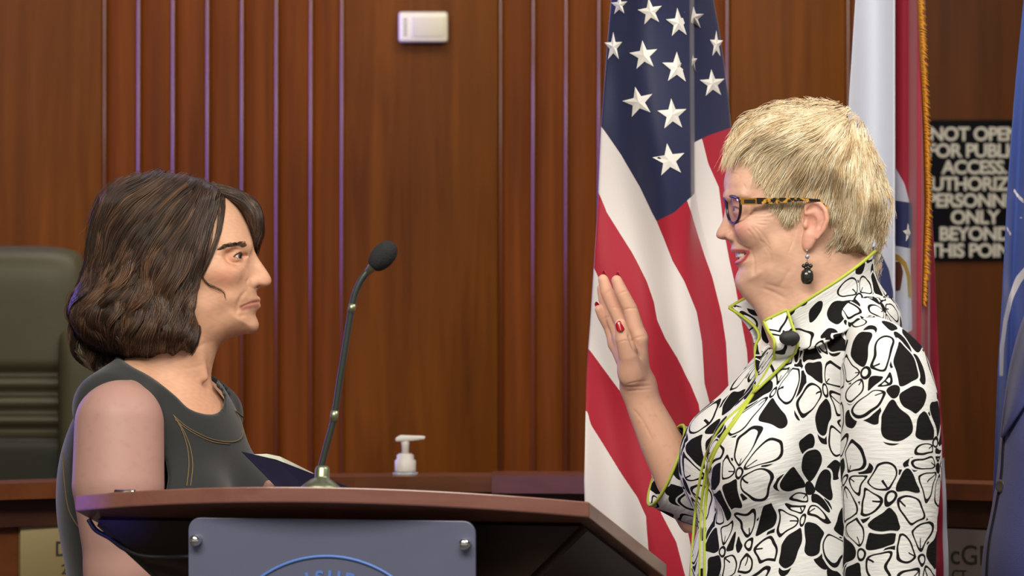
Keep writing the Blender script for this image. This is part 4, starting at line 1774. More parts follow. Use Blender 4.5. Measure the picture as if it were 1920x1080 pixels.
Va, Qa = va.mesh()
cola = np.tile(np.array(srgb(180, 141, 131)), (len(Va), 1))
pax, pay = to_px(Va, YL - .15)
fr_rng = np.random.default_rng(3)
for fx, fy, fsz in zip(fr_rng.uniform(140, 310, 70), fr_rng.uniform(740, 915, 70), fr_rng.uniform(1.0, 2.2, 70)):
    w = np.exp(-((pax - fx) ** 2 + (pay - fy) ** 2) / (2 * fsz) ** 2) * (Va[:, 1] < YL - .1)
    cola = cola * (1 - 0.09 * w[:, None] * np.array([0.6, 0.9, 1.0]))
# legs under the dress
vl = Vol((PX(290, YL) - .25, YL - .2, -0.01), (PX(290, YL) + .25, YL + .25, 0.80), 0.008)
hipc = np.array([NB[0] - .02, NB[1], 0])
for sd in (1, -1):
    hp = hipc + lat * sd * .085
    vl.chain([hp + up * .78, hp + up * .46 + fwd * .02, hp + up * .09], [.08, .055, .038], 0.02)
    vl.ell(hipc + up * .74, (.12, .14, .07), .03)
    vl.ell(hp + fwd * .05 + up * .035, (.12, .042, .033), 0.02, 'u', [fwd, lat, up])
Vg, Qg = vl.mesh()
colg = np.tile(skinL, (len(Vg), 1))
Vb, Qb = bridged([(Vh, Qh), (Va, Qa), (Vg, Qg)], [(0, shn, shn), (0, NB - up * .2, hipc + up * .8)])
me = mesh_np('body', Vb, Qb)
set_col(me, np.clip(np.concatenate([col, cola, colg]), 0, 1))
body = obj('body', me, M_skin_l, wl)
eL = [eyeball('eye', p_(440, 480.5, sd * .0325), .0122, (1, -0.42, 0.02), (0.10, 0.055, 0.03), wl, M_eye) for sd in (-1, 1)]

# ---- dress
M_dress = mat('charcoal_dress', srgb(37, 40, 41), 0.75, sheen=0.25, bump=(700, 0.15), spec=0.25)
M_stitch = mat('dress_stitching', srgb(112, 94, 62), 0.8)
vd = Vol((PX(80, YL), YL - .27, 0.42), (PX(560, YL), YL + .27, PZ(655, YL)), 0.0042)
upper_body(vd, .008)
vd.cap(NB - fwd * .01, NB - up * .04, .062, .075, 0.03)
lower_body(vd, .008)
vd.cap(NB - up * .55 - fwd * .02, hipc + up * .48 - fwd * .01, .16, .17, 0.05)


def prism_cut(v, poly, ya, yb, k=0.004, Yref=YL, mode='s', grow_=0.0):
    poly = round_poly(poly, 80)

    def fn(x, y, z):
        d = poly_sdf(960 + x[:, 0, :] * F / Yref, 540 + (CZ - z[0, 0, :][None]) * F / Yref, poly)[:, None, :] * Yref / F - grow_
        return np.maximum(d, np.maximum(ya - y, y - yb))
    x0, y0 = poly.min(0) - 20
    x1, y1 = poly.max(0) + 20
    v.op(fn, (PX(x0, Yref), ya - .02, PZ(y1, Yref)), (PX(x1, Yref), yb + .02, PZ(y0, Yref)), mode, k)


armhole = [(212, 731), (178, 743), (152, 768), (138, 805), (133, 850), (136, 892), (146, 930), (180, 960), (250, 970), (300, 950), (314, 905), (310, 872), (300, 838), (286, 795), (266, 757), (240, 738)]
neckline = [(222, 664), (255, 684), (290, 703), (335, 738), (360, 762), (385, 773), (406, 775), (418, 766), (420, 748), (414, 732), (404, 716), (404, 640), (300, 600), (225, 640)]
prism_cut(vd, neckline, YL - .26, YL + .10)
prism_cut(vd, [(404, 716), (425, 722), (430, 690), (404, 640)], YL - .26, YL - .02)
prism_cut(vd, armhole, YL - .27, YL - .098, Yref=YL - .15)
# far armhole
vd.cap(shf - lat * .05 - up * .02, shf - lat * .05 - up * .10, .05, .05, .006, 's')
# lower hem
vd.op(lambda x, y, z: 0.47 - z + 0 * x + 0 * y, None, None, 'i', 0.002)
Vd, Qd = vd.mesh()
Vd = relax(Vd, Qd, 1, 0.4)
me = mesh_np('dress', Vd, Qd)
dress = obj('dress', me, M_dress, wl)
bv_d = BVHTree.FromPolygons([tuple(v) for v in Vd], [tuple(int(i) for i in q) for q in Qd])
st = [[(324, 778), (345, 797), (370, 812), (398, 824), (430, 829), (449, 824), (455, 810), (448, 786), (438, 768)],
      [(328, 787), (348, 803), (373, 818), (400, 829), (431, 833)],
      [(326, 780), (340, 805), (350, 835), (354, 870), (350, 912)], [(332, 788), (346, 812), (357, 842), (361, 875), (357, 912)],
      [(440, 770), (455, 782), (468, 800), (476, 815)],
      [(118, 850), (121, 900), (128, 950), (142, 980), (164, 1005)]]
for s in st:
    pts = drape(bv_d, [tuple(q) for q in smooth_path([(a, b, 0) for a, b in s], 40)[:, :2]], 5.0, 0.0006)
    if len(pts) > 3:
        tube('stitching', pts, 0.0009, M_stitch, dress, 5)

# ---- hair
hairL_poly = [(290, 321), (335, 323), (380, 333), (412, 350), (424, 368), (420, 384), (418, 410), (413, 440), (404, 470), (394, 498), (384, 528), (374, 560), (370, 588), (376, 610), (374, 638), (362, 660), (345, 655), (330, 667), (310, 662),
              (285, 673), (255, 670), (235, 664), (200, 655), (168, 640), (145, 615), (136, 585), (144, 555), (157, 530), (164, 500), (168, 465), (172, 430), (178, 395), (192, 360), (220, 338), (255, 326)]
hairL = Inflate(hairL_poly, YL, YL, [(400, 370, .070), (330, 380, .088), (250, 400, .088), (390, 480, .081), (300, 480, .095), (200, 480, .088), (370, 600, .086), (300, 620, .100), (190, 600, .095)],
                [(410, 400, .055), (330, 360, .085), (200, 450, .085), (390, 500, .03), (372, 600, .028), (300, 650, .05), (170, 600, .06)], 2.2)
swoop_poly = [(392, 342), (432, 350), (466, 364), (485, 383), (493, 408), (492, 432), (484, 455), (476, 464), (471, 446), (464, 420), (452, 398), (432, 384), (408, 376), (390, 366)]
swoop = Inflate(swoop_poly, YL, YL + .036, .050, .020, 2.0)
# face side cut so that the hair leaves cheek and forehead free
vr = Vol((PX(125, YL), YL - .125, PZ(685, YL)), (PX(505, YL), YL + .125, PZ(312, YL)), 0.0022)
vr.op(lambda x, y, z: hairL(x, y, z) + .002)
# hollow underneath for head and neck
vr.op(lambda x, y, z: headL(x, y, z) + .001, None, None, 's', .002)
vr.cap(p_(352, 585, .0), p_(300, 740, .0), .058, .062, .004, 's')
vr.op(swoop, *swoop.box(.01), 'u', .004)
# wavy relief
Vr, Qr = vr.mesh()
Vr = relax(Vr, Qr, 2, 0.5)
hpx, hpy = to_px(Vr, YL)
fieldL = strand_field([(400, 365, -.25, 1), (405, 450, -.2, 1), (385, 520, -.35, 1), (372, 590, .05, 1), (340, 350, -.8, .7), (335, 430, -.6, .9), (310, 500, -.4, 1), (260, 345, -.9, .5), (240, 400, -.7, .9), (200, 380, -.4, 1), (185, 450, -.15, 1),
                       (220, 520, -.45, 1), (170, 560, -.5, .9), (160, 610, .3, 1), (250, 600, -.3, 1), (330, 600, .05, 1), (300, 650, .2, 1), (200, 630, .5, .8), (360, 640, -.1, 1)])
mebase = mesh_np('hair', Vr, Qr)
hb_col = np.tile(np.array(srgb(34, 26, 22)), (len(Vr), 1))
set_col(mebase, hb_col)
hair_l = obj('hair', mebase, M_hair_dark, wl)
hair_l['label'] = 'dark brown shoulder-length wavy hair'


def dark_cols(n, r, tip=False):
    t = r.uniform(0, 1, n)
    a, b, c = np.array(srgb(38, 30, 26)), np.array(srgb(78, 59, 46)), np.array(srgb(120, 88, 63))
    o = a[None] * (1 - t[:, None]) + b[None] * t[:, None]
    m = r.uniform(0, 1, n) < 0.16
    o[m] = c
    return o


chunks = []
inner = hairL_poly
# clumped locks
nc, per = 640, 17
cs = in_poly_samples(inner, nc, rng)
for sd, frac in ((-1, 1.0), (1, 0.35)):
    m = int(nc * frac)
    c_ = cs[:m]
    seeds = np.repeat(c_, per, 0) + rng.normal(0, 3.2, (m * per, 2))
    ph = np.repeat(rng.uniform(0, 6.28, m), per) + rng.normal(0, 0.25, m * per)
    low = np.clip((np.repeat(c_[:, 1], per) - 440) / 160, 0, 1)
    amp = 1.2 + low ** 1.2 * np.repeat(rng.uniform(3, 8, m), per)
    per_ = np.repeat(rng.uniform(58, 84, m), per)
    ln = np.repeat(rng.uniform(80, 140, m), per) * (1 - 0.35 * low) * rng.uniform(0.8, 1.1, m * per)
    ln = np.minimum(ln, np.maximum(18, 690 - seeds[:, 1]))
    cc = 0.55 * np.repeat(dark_cols(m, rng), per, 0) + 0.45 * dark_cols(m * per, rng)
    chunks.append(grow(seeds, fieldL, hairL, YL, sd, ln, 12, rng, (-.0035, .003), (amp, per_, ph, 0.8), None, 0.004, 0.00055, cc, 1.2, clift=np.repeat(rng.uniform(-.003, .006, m), per)))
# loose curls in the lower half
for sd, nl in ((-1, 110), (1, 30)):
    per = 75
    reg = [(140, 560), (160, 490), (200, 440), (330, 440), (396, 480), (376, 560), (370, 610), (330, 625), (230, 625), (150, 600)]
    c_ = in_poly_samples(reg, nl, rng)
    r0 = np.repeat(rng.uniform(3.0, 6.5, nl), per)
    dsp = rng.normal(0, 1, (nl * per, 2)) * r0[:, None]
    seeds = np.repeat(c_, per, 0) + dsp
    ph = np.repeat(rng.uniform(0, 6.28, nl), per)
    amp = np.repeat(rng.uniform(9, 19, nl), per)
    per_ = np.repeat(rng.uniform(85, 130, nl), per)
    ln = np.minimum(np.repeat(rng.uniform(110, 190, nl), per), np.maximum(45, 700 - np.repeat(c_[:, 1], per))) * rng.uniform(.90, 1.05, nl * per)
    tone = np.repeat(rng.uniform(0.8, 1.6, nl), per)[:, None] * np.array([1.06, 1.0, .95])
    cc = (0.35 * np.repeat(dark_cols(nl, rng), per, 0) + 0.65 * dark_cols(nl * per, rng)) * tone
    chunks.append(grow(seeds, fieldL, hairL, YL, sd, ln, 16, rng, (-.003, .002), (amp, per_, ph, 0.9), None, 0.002, 0.0005, cc, 0.8, clift=np.repeat(rng.uniform(.000, .014, nl), per), conv=dsp))
# fly-aways along the outline
edge = round_poly(hairL_poly, 300)
edge = edge[(edge[:, 0] < 330) | (edge[:, 1] < 345)]
sd_ = edge[rng.integers(0, len(edge), 260)] + rng.normal(0, 2, (260, 2))
chunks.append(grow(sd_, fieldL, hairL, YL, -1, rng.uniform(25, 60, 260), 8, rng, (-.01, .004), (rng.uniform(3, 9, 260), rng.uniform(50, 90, 260), rng.uniform(0, 6, 260), 1.0), None, 0.004, 0.0003, dark_cols(260, rng) * 1.2, 5))
# the sweep of hair on the far side of the forehead
fieldS = strand_field([(400, 352, 1, .15), (440, 362, 1, .35), (470, 380, .6, .8), (484, 410, .1, 1), (480, 445, -.35, 1), (455, 390, .7, .8), (468, 420, .3, 1)])
ss = in_poly_samples(swoop_poly, 1500, rng)
chunks.append(grow(ss, fieldS, swoop, YL, -1, rng.uniform(25, 70, 1500), 9, rng, (-.003, .002), None, None, 0.001, 0.0005, dark_cols(1500, rng) * 0.9, 1.2))
# the lock lying on the cheek and wisps in front of the ear
for path, cnt in (([(384, 520), (396, 534), (412, 541), (424, 548), (427, 560)], 5), ([(398, 344), (412, 356), (421, 378), (420, 410), (413, 445), (402, 478), (388, 508)], 60), ([(392, 346), (408, 362), (416, 385), (416, 420), (408, 455), (396, 488), (382, 520)], 50), ([(378, 520), (370, 555), (370, 590), (378, 615), (372, 645), (362, 664)], 60), ([(352, 600), (356, 630), (350, 655), (343, 675)], 50), ([(330, 600), (326, 640), (318, 672)], 40)):
    sp = smooth_path([(a, b, 0) for a, b in path], 13)[:, :2]
    for q in range(cnt):
        j = rng.normal(0, 1.8, 2)
        pp = sp + j + rng.normal(0, 0.4, sp.shape)
        yy = np.maximum(headL.side(pp[:, 0], pp[:, 1]), np.where(pp[:, 1] > 600, .05, 0)) + .0025 + rng.uniform(0, .002)
        pts3 = np.stack([(pp[:, 0] - 960) * kL, YL - yy, CZ - (pp[:, 1] - 540) * kL], 1)
        v, f = tube_np(pts3, 0.0005 * (1 - 0.7 * np.linspace(0, 1, 13) ** 2), 3)
        chunks.append((v, np.array([q_ for q_ in f if len(q_) == 4]), np.tile(dark_cols(1, rng), (len(v), 1))))
hair_object('hair_strands', chunks, M_hair_dark, hair_l)
# eyebrow
brow = []
bp = smooth_path([(420, 468, 0), (430, 462, 0), (441, 458.5, 0), (453, 458, 0), (463, 459.5, 0)], 60)[:, :2]
for sd in (-1, 1):
    for q in range(230):
        i = rng.integers(0, 60)
        c0 = bp[i] + rng.normal(0, [1.2, 1.1 + 0.9 * i / 60])
        ln = rng.uniform(5, 8)
        pp = np.stack([c0 + np.array([-ln * t, 1.2 * t - 1.5 * (i / 60) * (1 - t)]) for t in np.linspace(0, 1, 4)])
        yy = headL.side(pp[:, 0], pp[:, 1]) + 0.0005
        # follow the brow ridge
        yy = np.maximum(yy, 0)
        d = Vector((0, 1, 0))
        pts3 = np.stack([(pp[:, 0] - 960) * kL, YL + sd * yy, CZ - (pp[:, 1] - 540) * kL], 1)
        v, f = tube_np(pts3, [0.0004, 0.00036, 0.0003, 0.0001], 3)
        brow.append((v, np.array([q_ for q_ in f if len(q_) == 4]), np.tile(np.array([srgb(84, 62, 48)]), (len(v), 1))))
bvh_body = BVHTree.FromPolygons([tuple(v) for v in Vh], [tuple(int(i) for i in q) for q in Qh])
snapped = []
for v, f, c in brow:
    w = []
    for q in v:
        r = bvh_body.find_nearest(Vector(q))
        w.append(r[0] + (r[1] if r[1].y * (q[1] - YL) > 0 or True else -r[1]) * 0.0004)
    snapped.append((np.array([tuple(a) for a in w]) * 0.5 + 0.5 * v if False else np.array([tuple(a) for a in w]) + (v - v.mean(0)) * 0.10, f, c))
hair_object('eyebrow', snapped, M_hair_dark, wl)

# ---- folder in her hands
M_navy = mat('navy_folder', srgb(22, 20, 44), 0.7, spec=0.12)
M_paper = mat('paper', srgb(196, 196, 178), 0.7)
fd = thing('document_folder', 'open navy folder with papers held above the lectern', 'folder', P(560, 905, YL - .12))
YQ = 6.43


def leaf(name, pts, th, mt, parent):
    """thin bent board through px/py/Y corner rows"""
    n = len(pts[0])
    V = []
    for row in pts:
        for x, y, Y in row:
            V.append(P(x, y, Y))
    m = len(V)
    fs = []
    for j in range(len(pts) - 1):
        for i in range(n - 1):
            fs.append((j * n + i, j * n + i + 1, (j + 1) * n + i + 1, (j + 1) * n + i))
    o = pymesh(name, V, fs, mt, parent)
    s = o.modifiers.new('thickness', 'SOLIDIFY')
    s.thickness = th
    s.offset = 0
    return o


leaf('cover', [[(453, 847, YQ), (518, 862, YQ), (588, 889, YQ)], [(519, 914, YQ - .012), (548, 924, YQ - .008), (600, 940, YQ - .004)]], 0.0022, M_navy, fd)
leaf('cover', [[(588, 889, YQ), (615, 898, YQ + .01), (653, 914, YQ + .03)], [(600, 940, YQ - .004), (640, 945, YQ + .006), (668, 950, YQ + .02)]], 0.0022, M_navy, fd)
leaf('paper_sheet', [[(474, 852, YQ + .012), (500, 851, YQ + .022), (525, 856, YQ + .022), (552, 869, YQ + .015), (587, 887, YQ + .004)], [(530, 912, YQ + .0), (545, 914, YQ + .004), (560, 920, YQ + .006), (580, 928, YQ + .005), (600, 938, YQ + .002)]], 0.0006, M_paper, fd)

# ------------------------------------------------------------------ woman in the floral jacket
YR = 6.35
kR = YR / F
rng = np.random.default_rng(23)
wr = thing('person', 'person with short blond hair in a floral jacket raising one hand', 'person', (PX(1520, YR), YR, 0))
r_ = lambda x, y, dy=0.0: np.array(tuple(P(x, y, YR))) + np.array([0, dy, 0])
headR_poly = [(1372, 285), (1364, 310), (1359, 330), (1357, 346), (1359, 362), (1365, 378), (1367, 400), (1369, 430), (1371, 448), (1372, 458), (1371, 466), (1373, 474), (1381, 482), (1380, 490), (1381, 497), (1385, 504),
              (1381, 513), (1378, 524), (1380, 534), (1386, 541), (1397, 546), (1415, 549), (1445, 556), (1500, 556), (1555, 530), (1590, 480), (1620, 420), (1632, 360), (1626, 300), (1602, 248), (1560, 216), (1508, 205), (1455, 211), (1412, 230), (1385, 258)]
headR = Inflate(headR_poly, YR, YR, [(1385, 300, .060), (1500, 280, .075), (1600, 330, .070), (1400, 380, .063), (1440, 400, .068), (1540, 400, .072), (1376, 430, .052), (1405, 450, .060), (1460, 460, .066), (1376, 475, .044), (1400, 500, .054), (1460, 520, .060), (1382, 530, .038), (1520, 480, .066)],
                [(1385, 300, .075), (1500, 260, .10), (1400, 380, .068), (1375, 450, .058), (1382, 530, .045), (1430, 545, .050), (1600, 350, .10), (1480, 520, .055)], 2.1)
noseR = Inflate([(1370, 372), (1362, 384), (1358, 402), (1353, 417), (1346, 430), (1342.5, 438), (1344, 445), (1352, 449), (1364, 450), (1374, 452), (1382, 444), (1384, 420), (1376, 385)], YR, YR,
                [(1366, 385, .0085), (1360, 405, .0095), (1352, 425, .0105), (1347, 438, .0105), (1364, 444, .0155), (1376, 440, .019), (1378, 405, .016)], [(1364, 385, .009), (1352, 425, .010), (1346, 438, .010), (1370, 446, .011)], 2.0)
vh = Vol((PX(1336, YR), YR - .115, PZ(660, YR)), (PX(1645, YR), YR + .10, PZ(198, YR)), 0.0016)
vh.op(headR)
vh.op(noseR, *noseR.box(0.015), 'u', 0.007)
for sd in (-1, 1):
    vh.ell(r_(1408, 428, sd * .046), (.024, .020, .019), 0.018)                 # smiling cheek
    vh.ell(r_(1381, 392, sd * .050), (.018, .018, .0125), 0.012, 's')           # socket
    vh.cap(r_(1366, 368, sd * .018), r_(1392, 366, sd * .048), .0058, .005, 0.010)
    vh.cap(r_(1358, 449, sd * .0065), r_(1370, 447, sd * .010), .0028, .0026, 0.002, 's')
    vh.ell(r_(1371, 442, sd * .0150), (.0090, .0055, .0072), 0.003)
    lids(vh, r_(1389, 393, sd * .0325), .0122, -1, sd, 0.24, 0.20, -0.55, 1.4, -0.05)


# open smiling mouth
def mouth_cut(x, y, z):
    poly = round_poly([(1360, 472), (1372, 473), (1386, 472.5), (1399, 471.5), (1401, 474), (1396, 482), (1387, 488), (1378, 490), (1360, 488)], 60)
    d = poly_sdf(960 + x[:, 0, :] / kR, 540 + (CZ - z[0, 0, :][None]) / kR, poly)[:, None, :] * kR
    return np.maximum(d, np.abs(y - YR) - .040)


vh.op(mouth_cut, (PX(1355, YR), YR - .05, PZ(495, YR)), (PX(1408, YR), YR + .05, PZ(465, YR)), 's', .0015)
HsR = lambda x, y: float(headR.side(np.array([x]), np.array([y]))[0])
for sd in (-1, 1):
    ul = [(1372.5, 469.5), (1378, 469.5), (1389, 470), (1400, 472)]
    vh.chain([r_(x, y, sd * max(0, HsR(x, y) - .001)) for x, y in ul], [.0024, .0022, .0019, .0012], 0.003)
    ll = [(1382, 493), (1387, 491.5), (1394, 486), (1400.5, 475)]
    vh.chain([r_(x, y, sd * max(0, HsR(x, y) - .0012)) for x, y in ll], [.0030, .0027, .0021, .0012], 0.003)
# mouth floor behind the teeth
vh.ell(r_(1402, 481, 0), (.014, .030, .013), 0.004)
# neck
vh.cap(r_(1512, 520), r_(1530, 600), .058, .062, 0.025)
vh.cap(r_(1530, 600), r_(1548, 680), .062, .075, 0.02)
vh.cap(r_(1425, 548, -.012), r_(1470, 610, -.02), .012, .018, 0.03)
vh.cap(r_(1425, 548, .012), r_(1470, 610, .02), .012, .018, 0.03)
vh.cap(r_(1566, 440), r_(1566, 570), .050, .050, 0.02)
# ears
for sd in (-1, 1):
    ye = sd * (.0705)
    earp = Inflate([(1503, 381), (1514, 375), (1528, 376), (1540, 387), (1547, 405), (1545, 425), (1536, 442), (1524, 455), (1514, 468), (1505, 472), (1498, 464), (1497, 448), (1502, 425), (1500, 400)], YR, YR + ye, .0055, .0075, 2.0)

    def ear(x, y, z, earp=earp, sd=sd):
        return _ear_eval(earp, x, y, z, sd)
    def _ear_eval(e, x, y, z, sd):
        sh = sd * np.clip((x - PX(1497, YR)) / (50 * kR), 0, 1.2) * .012
        ee, W, E = e.maps(x[:, 0, :], z[0, 0, :][None])
        ee = ee[:, None, :]
        a = np.abs(y - sh - e.Ym) / W
        b = np.maximum(0, 1 - ee / E)
        f = a ** 2 + b ** 2 - 1
        g = np.sqrt((2 * a / W) ** 2 + (2 * b / E) ** 2) + .6 / W
        return f / g
    bx = earp.box(.02)
    vh.op(ear, (bx[0][0], bx[0][1] - .01, bx[0][2]), (bx[1][0], bx[1][1] + .015, bx[1][2]), 'u', .003)
    yo = lambda x: sd * (.0705 + min(1.2, max(0, (x - 1497) / 50)) * .012 + .0052)
    rim = [(1504, 402), (1505, 387), (1516, 380), (1530, 384), (1540, 398), (1542, 416), (1535, 434), (1525, 448)]
    vh.chain([r_(x, y, yo(x) + sd * .0006) for x, y in rim], [.0026, .003, .003, .003, .003, .003, .0028, .002], .0025)
    vh.chain([r_(x, y, yo(x) + sd * .001) for x, y in ((1508, 396), (1520, 390), (1531, 398), (1534, 412), (1528, 426))], [.0025] * 5, .002, 's')
    vh.ell(r_(1513, 421, yo(1513) + sd * .001), (.0085, .0065, .0125), .003, 's')
    vh.ell(r_(1503, 424, yo(1503)), (.004, .004, .0055), .003)
Vh, Qh = vh.mesh()
Vh = relax(Vh, Qh, 2, 0.5)
Nh = vnormals(Vh, Qh)
px, py = to_px(Vh, YR)
near = Vh[:, 1] < YR - .006
cr = lambda x, y: (1330 + x / 4.0, 300 + y / 4.0)
zl = lambda *q: [cr(a, b) for a, b in q]
Vh = groove(Vh, Nh, px, py, near, [
    (zl((280, 390), (350, 385), (430, 370)), 1.3, .0007), (zl((275, 410), (370, 415), (465, 400)), 1.3, .0008), (zl((290, 435), (380, 440), (470, 430)), 1.3, .0008),
    (zl((300, 455), (370, 465), (440, 460)), 1.3, .0007), (zl((320, 480), (370, 490), (420, 490)), 1.3, .0006),
    (zl((260, 520), (300, 560), (330, 620)), 1.4, .0008), (zl((290, 500), (340, 560), (380, 630)), 1.4, .0008), (zl((320, 500), (390, 570), (430, 640)), 1.4, .0007), (zl((360, 600), (410, 640), (450, 690)), 1.5, .0006),
    (zl((178, 560), (200, 625), (255, 660), (300, 680)), 2.2, .0016),
    (zl((300, 690), (320, 740), (325, 800), (318, 880)), 2.6, .0010), (zl((380, 620), (440, 720), (450, 800)), 3, .0006),
    (zl((668, 420), (640, 500), (610, 600), (570, 700)), 1.6, .0008), (zl((640, 430), (620, 520), (590, 610)), 1.6, .0006), (zl((690, 380), (650, 440), (625, 500)), 1.4, .0007),
    (zl((120, 100), (190, 110), (220, 140)), 1.3, .0005), (zl((240, 180), (262, 230), (270, 270)), 1.4, .0006),
    (zl((130, 550), (150, 520), (165, 540), (160, 590)), 1.6, .0010),
    (zl((600, 800), (540, 900), (500, 980)), 4, .0010), (zl((380, 960), (460, 990), (560, 1040)), 3, .0010), (zl((400, 930), (480, 950), (570, 980)), 3, .0007)])
skinR = np.array(srgb(224, 180, 156))
col = np.tile(skinR, (len(Vh), 1))
col = tint(col, 0.50 * g2(px, py, 1385, 430, 22, 18), srgb(212, 128, 124))
col = tint(col, 0.30 * g2(px, py, 1346, 440, 12, 12), srgb(214, 134, 122))
col = tint(col, 0.30 * g2(px, py, 1375, 352, 16, 10), srgb(196, 142, 140))
earm = (np.abs(Vh[:, 1] - YR) > .070) & (px > 1493) & (px < 1552) & (py > 370) & (py < 476)
col = tint(col, 0.40 * earm, srgb(216, 136, 120))
col = tint(col, 0.35 * g2(px, py, 1460, 470, 50, 30), srgb(206, 160, 124))
ulp = line_dist(px, py, [(1370, 469), (1380, 469.5), (1390, 470), (1400, 472)])
llp = line_dist(px, py, [(1380, 494), (1387, 491.5), (1394, 486), (1400.5, 475)])
wl_ = np.clip(1.5 - np.minimum(ulp / 2.2, llp / 2.8), 0, 1)
col = tint(col, 0.9 * wl_, srgb(176, 52, 72))
inm = poly_sdf(px, py, [(1374, 473), (1398, 472.5), (1394, 483), (1386, 487), (1378, 488)]) < -0.5
inm &= (np.abs(Vh[:, 1] - YR) < np.array(headR.side(px, py)) - .003)
col[inm] = np.array(srgb(96, 30, 34))
ec = r_(1389, 393)
lm, lw = lash_mask(Vh, YR, ec, -1, 0.24, 0.20, az0=-0.55, az1=1.4)
col[lm] = col[lm] * 0.25
col *= (1 + 0.05 * np.sin(Vh[:, 0] * 310 + 3 * np.sin(Vh[:, 2] * 270)) * np.sin(Vh[:, 2] * 350 + Vh[:, 1] * 300))[:, None]

# raised far forearm and hand
YHd = .155                        # hand plane behind the head plane
h_ = lambda x, y, d=0.0: np.array(tuple(P(x, y, YR + YHd))) + np.array([0, d, 0])
vf = Vol((PX(1100, YR + YHd), YR + YHd - .09, PZ(1000, YR + YHd)), (PX(1345, YR + YHd), YR + YHd + .09, PZ(500, YR + YHd)), 0.0015)
pal = np.array([-0.82, -0.52, 0.0])            # palm looks this way
wri = h_(1197, 728, .004)
mcp = {'i': h_(1196, 634, -.020), 'm': h_(1180, 630, .000), 'r': h_(1167, 634, .018), 'p': h_(1156, 644, .034)}
for q, ra in (('i', .0135), ('m', .0135), ('r', .0125), ('p', .0115)):
    vf.cap(wri + np.array([0, (0.3 if q in 'rp' else -.3) * .02, .006]), mcp[q], .0165, ra, .012)
# fingers
vf2 = []
fingers = [
    ([mcp['i'], h_(1181, 580, -.022), h_(1164, 547, -.024), h_(1155.5, 526, -.024)], [.0128, .0108, .0098, .0078]),
    ([mcp['m'], h_(1153, 577, .002), h_(1138, 547, .003), h_(1131, 524, .003)], [.0128, .0108, .0098, .0076]),
    ([mcp['r'], h_(1146, 590, .022), h_(1134, 560, .026), h_(1129, 541, .028)], [.0118, .010, .009, .0072]),
    ([mcp['p'], h_(1143, 612, .032), h_(1131, 592, .026), h_(1124, 580, .022)], [.0105, .0090, .0082, .0066]),
    ([h_(1186, 700, -.022), h_(1177, 664, -.040), h_(1168, 634, -.050), h_(1162, 608, -.054)], [.0180, .0145, .0122, .0088]),
]
base_v = vf.v.copy()
acc = None
for fi, (pts, rads) in enumerate(fingers):
    vf.v = base_v.copy()
    vf.chain(pts, rads, .010 if fi == 4 else .006)
    acc = vf.v.copy() if acc is None else np.minimum(acc, vf.v)
vf.v = acc
# heel of hand, wrist and forearm
vf.ell(h_(1180, 690, -.020), (.017, .020, .026), .012)
vf.ell(h_(1192, 690, .018), (.014, .018, .030), .012)
vf.chain([wri, h_(1212, 770, .006), h_(1240, 830, .008), h_(1275, 895, .010), h_(1318, 960, .010)], [.0250, .0262, .031, .036, .040], .016)
Vf, Qf = vf.mesh()
Vf = relax(Vf, Qf, 2, 0.5)
Nf = vnormals(Vf, Qf)
fx, fy = to_px(Vf, YR + YHd)
nearf = Nf[:, 1] < 0.3
hz = lambda *q: [(1080 + a / 4.5, 500 + b / 4.5) for a, b in q]
Vf = groove(Vf, Nf, fx, fy, nearf, [
    (hz((395, 365), (450, 352), (515, 350)), 1.4, .0012), (hz((350, 235), (390, 215), (430, 205)), 1.3, .0009), (hz((300, 350), (340, 345), (385, 350)), 1.4, .0010), (hz((245, 235), (275, 210), (300, 200)), 1.2, .0009),
    (hz((350, 640), (395, 620), (440, 625)), 1.5, .0009), (hz((230, 450), (260, 430), (290, 420)), 1.3, .0008),
    (hz((430, 560), (455, 630), (480, 690), (530, 740), (550, 790)), 2.4, .0030), (hz((520, 800), (550, 850), (580, 920)), 2, .0009), (hz((455, 630), (500, 600), (590, 580)), 1.8, .0009),
    (hz((420, 990), (500, 970), (610, 960)), 1.8, .0007), (hz((400, 1010), (500, 1010), (640, 1000)), 1.8, .0008), (hz((420, 1050), (520, 1040), (650, 1030)), 1.8, .0006), ([(1185, 765), (1205, 790), (1225, 830)], 2.5, .0007), ([(1205, 760), (1225, 800), (1245, 835)], 2.5, .0006), ([(1222, 762), (1240, 790), (1258, 815)], 2.5, .0006)])
colf = np.tile(skinR * np.array([1.02, 0.98, 0.95]), (len(Vf), 1))
colf = tint(colf, 0.25 * g2(fx, fy, 1140, 545, 40, 40), srgb(224, 160, 136))
arm_n = rng.uniform(0, 1, (60, 2)) * np.array([120, 200]) + np.array([1190, 700])
for ax_, ay_ in arm_n:
    w = np.exp(-((fx - ax_) ** 2 + (fy - ay_) ** 2) / 7.0)
    colf = colf * (1 - 0.16 * w[:, None] * np.array([.6, .9, 1]))
# resting near hand below the sleeve
vn = Vol((PX(1560, YR), YR - .32, PZ(1500, YR)), (PX(1740, YR), YR - .08, PZ(1180, YR)), 0.004)
vn.chain([r_(1645, 1200, -.20), r_(1640, 1290, -.20)], [.034, .026], .01)
vn.ell(r_(1636, 1345, -.20), (.036, .018, .045), .012)
for i in range(4):
    vn.chain([r_(1618 + 13 * i, 1375, -.20), r_(1612 + 13 * i, 1430, -.205), r_(1612 + 12 * i, 1465 - 6 * abs(i - 1.5), -.195)], [.0105, .0095, .0075], .004)
vn.chain([r_(1606, 1330, -.205), r_(1592, 1375, -.21), r_(1590, 1410, -.21)], [.013, .0105, .008], .006)
Vn, Qn = vn.mesh()
coln = np.tile(skinR, (len(Vn), 1))


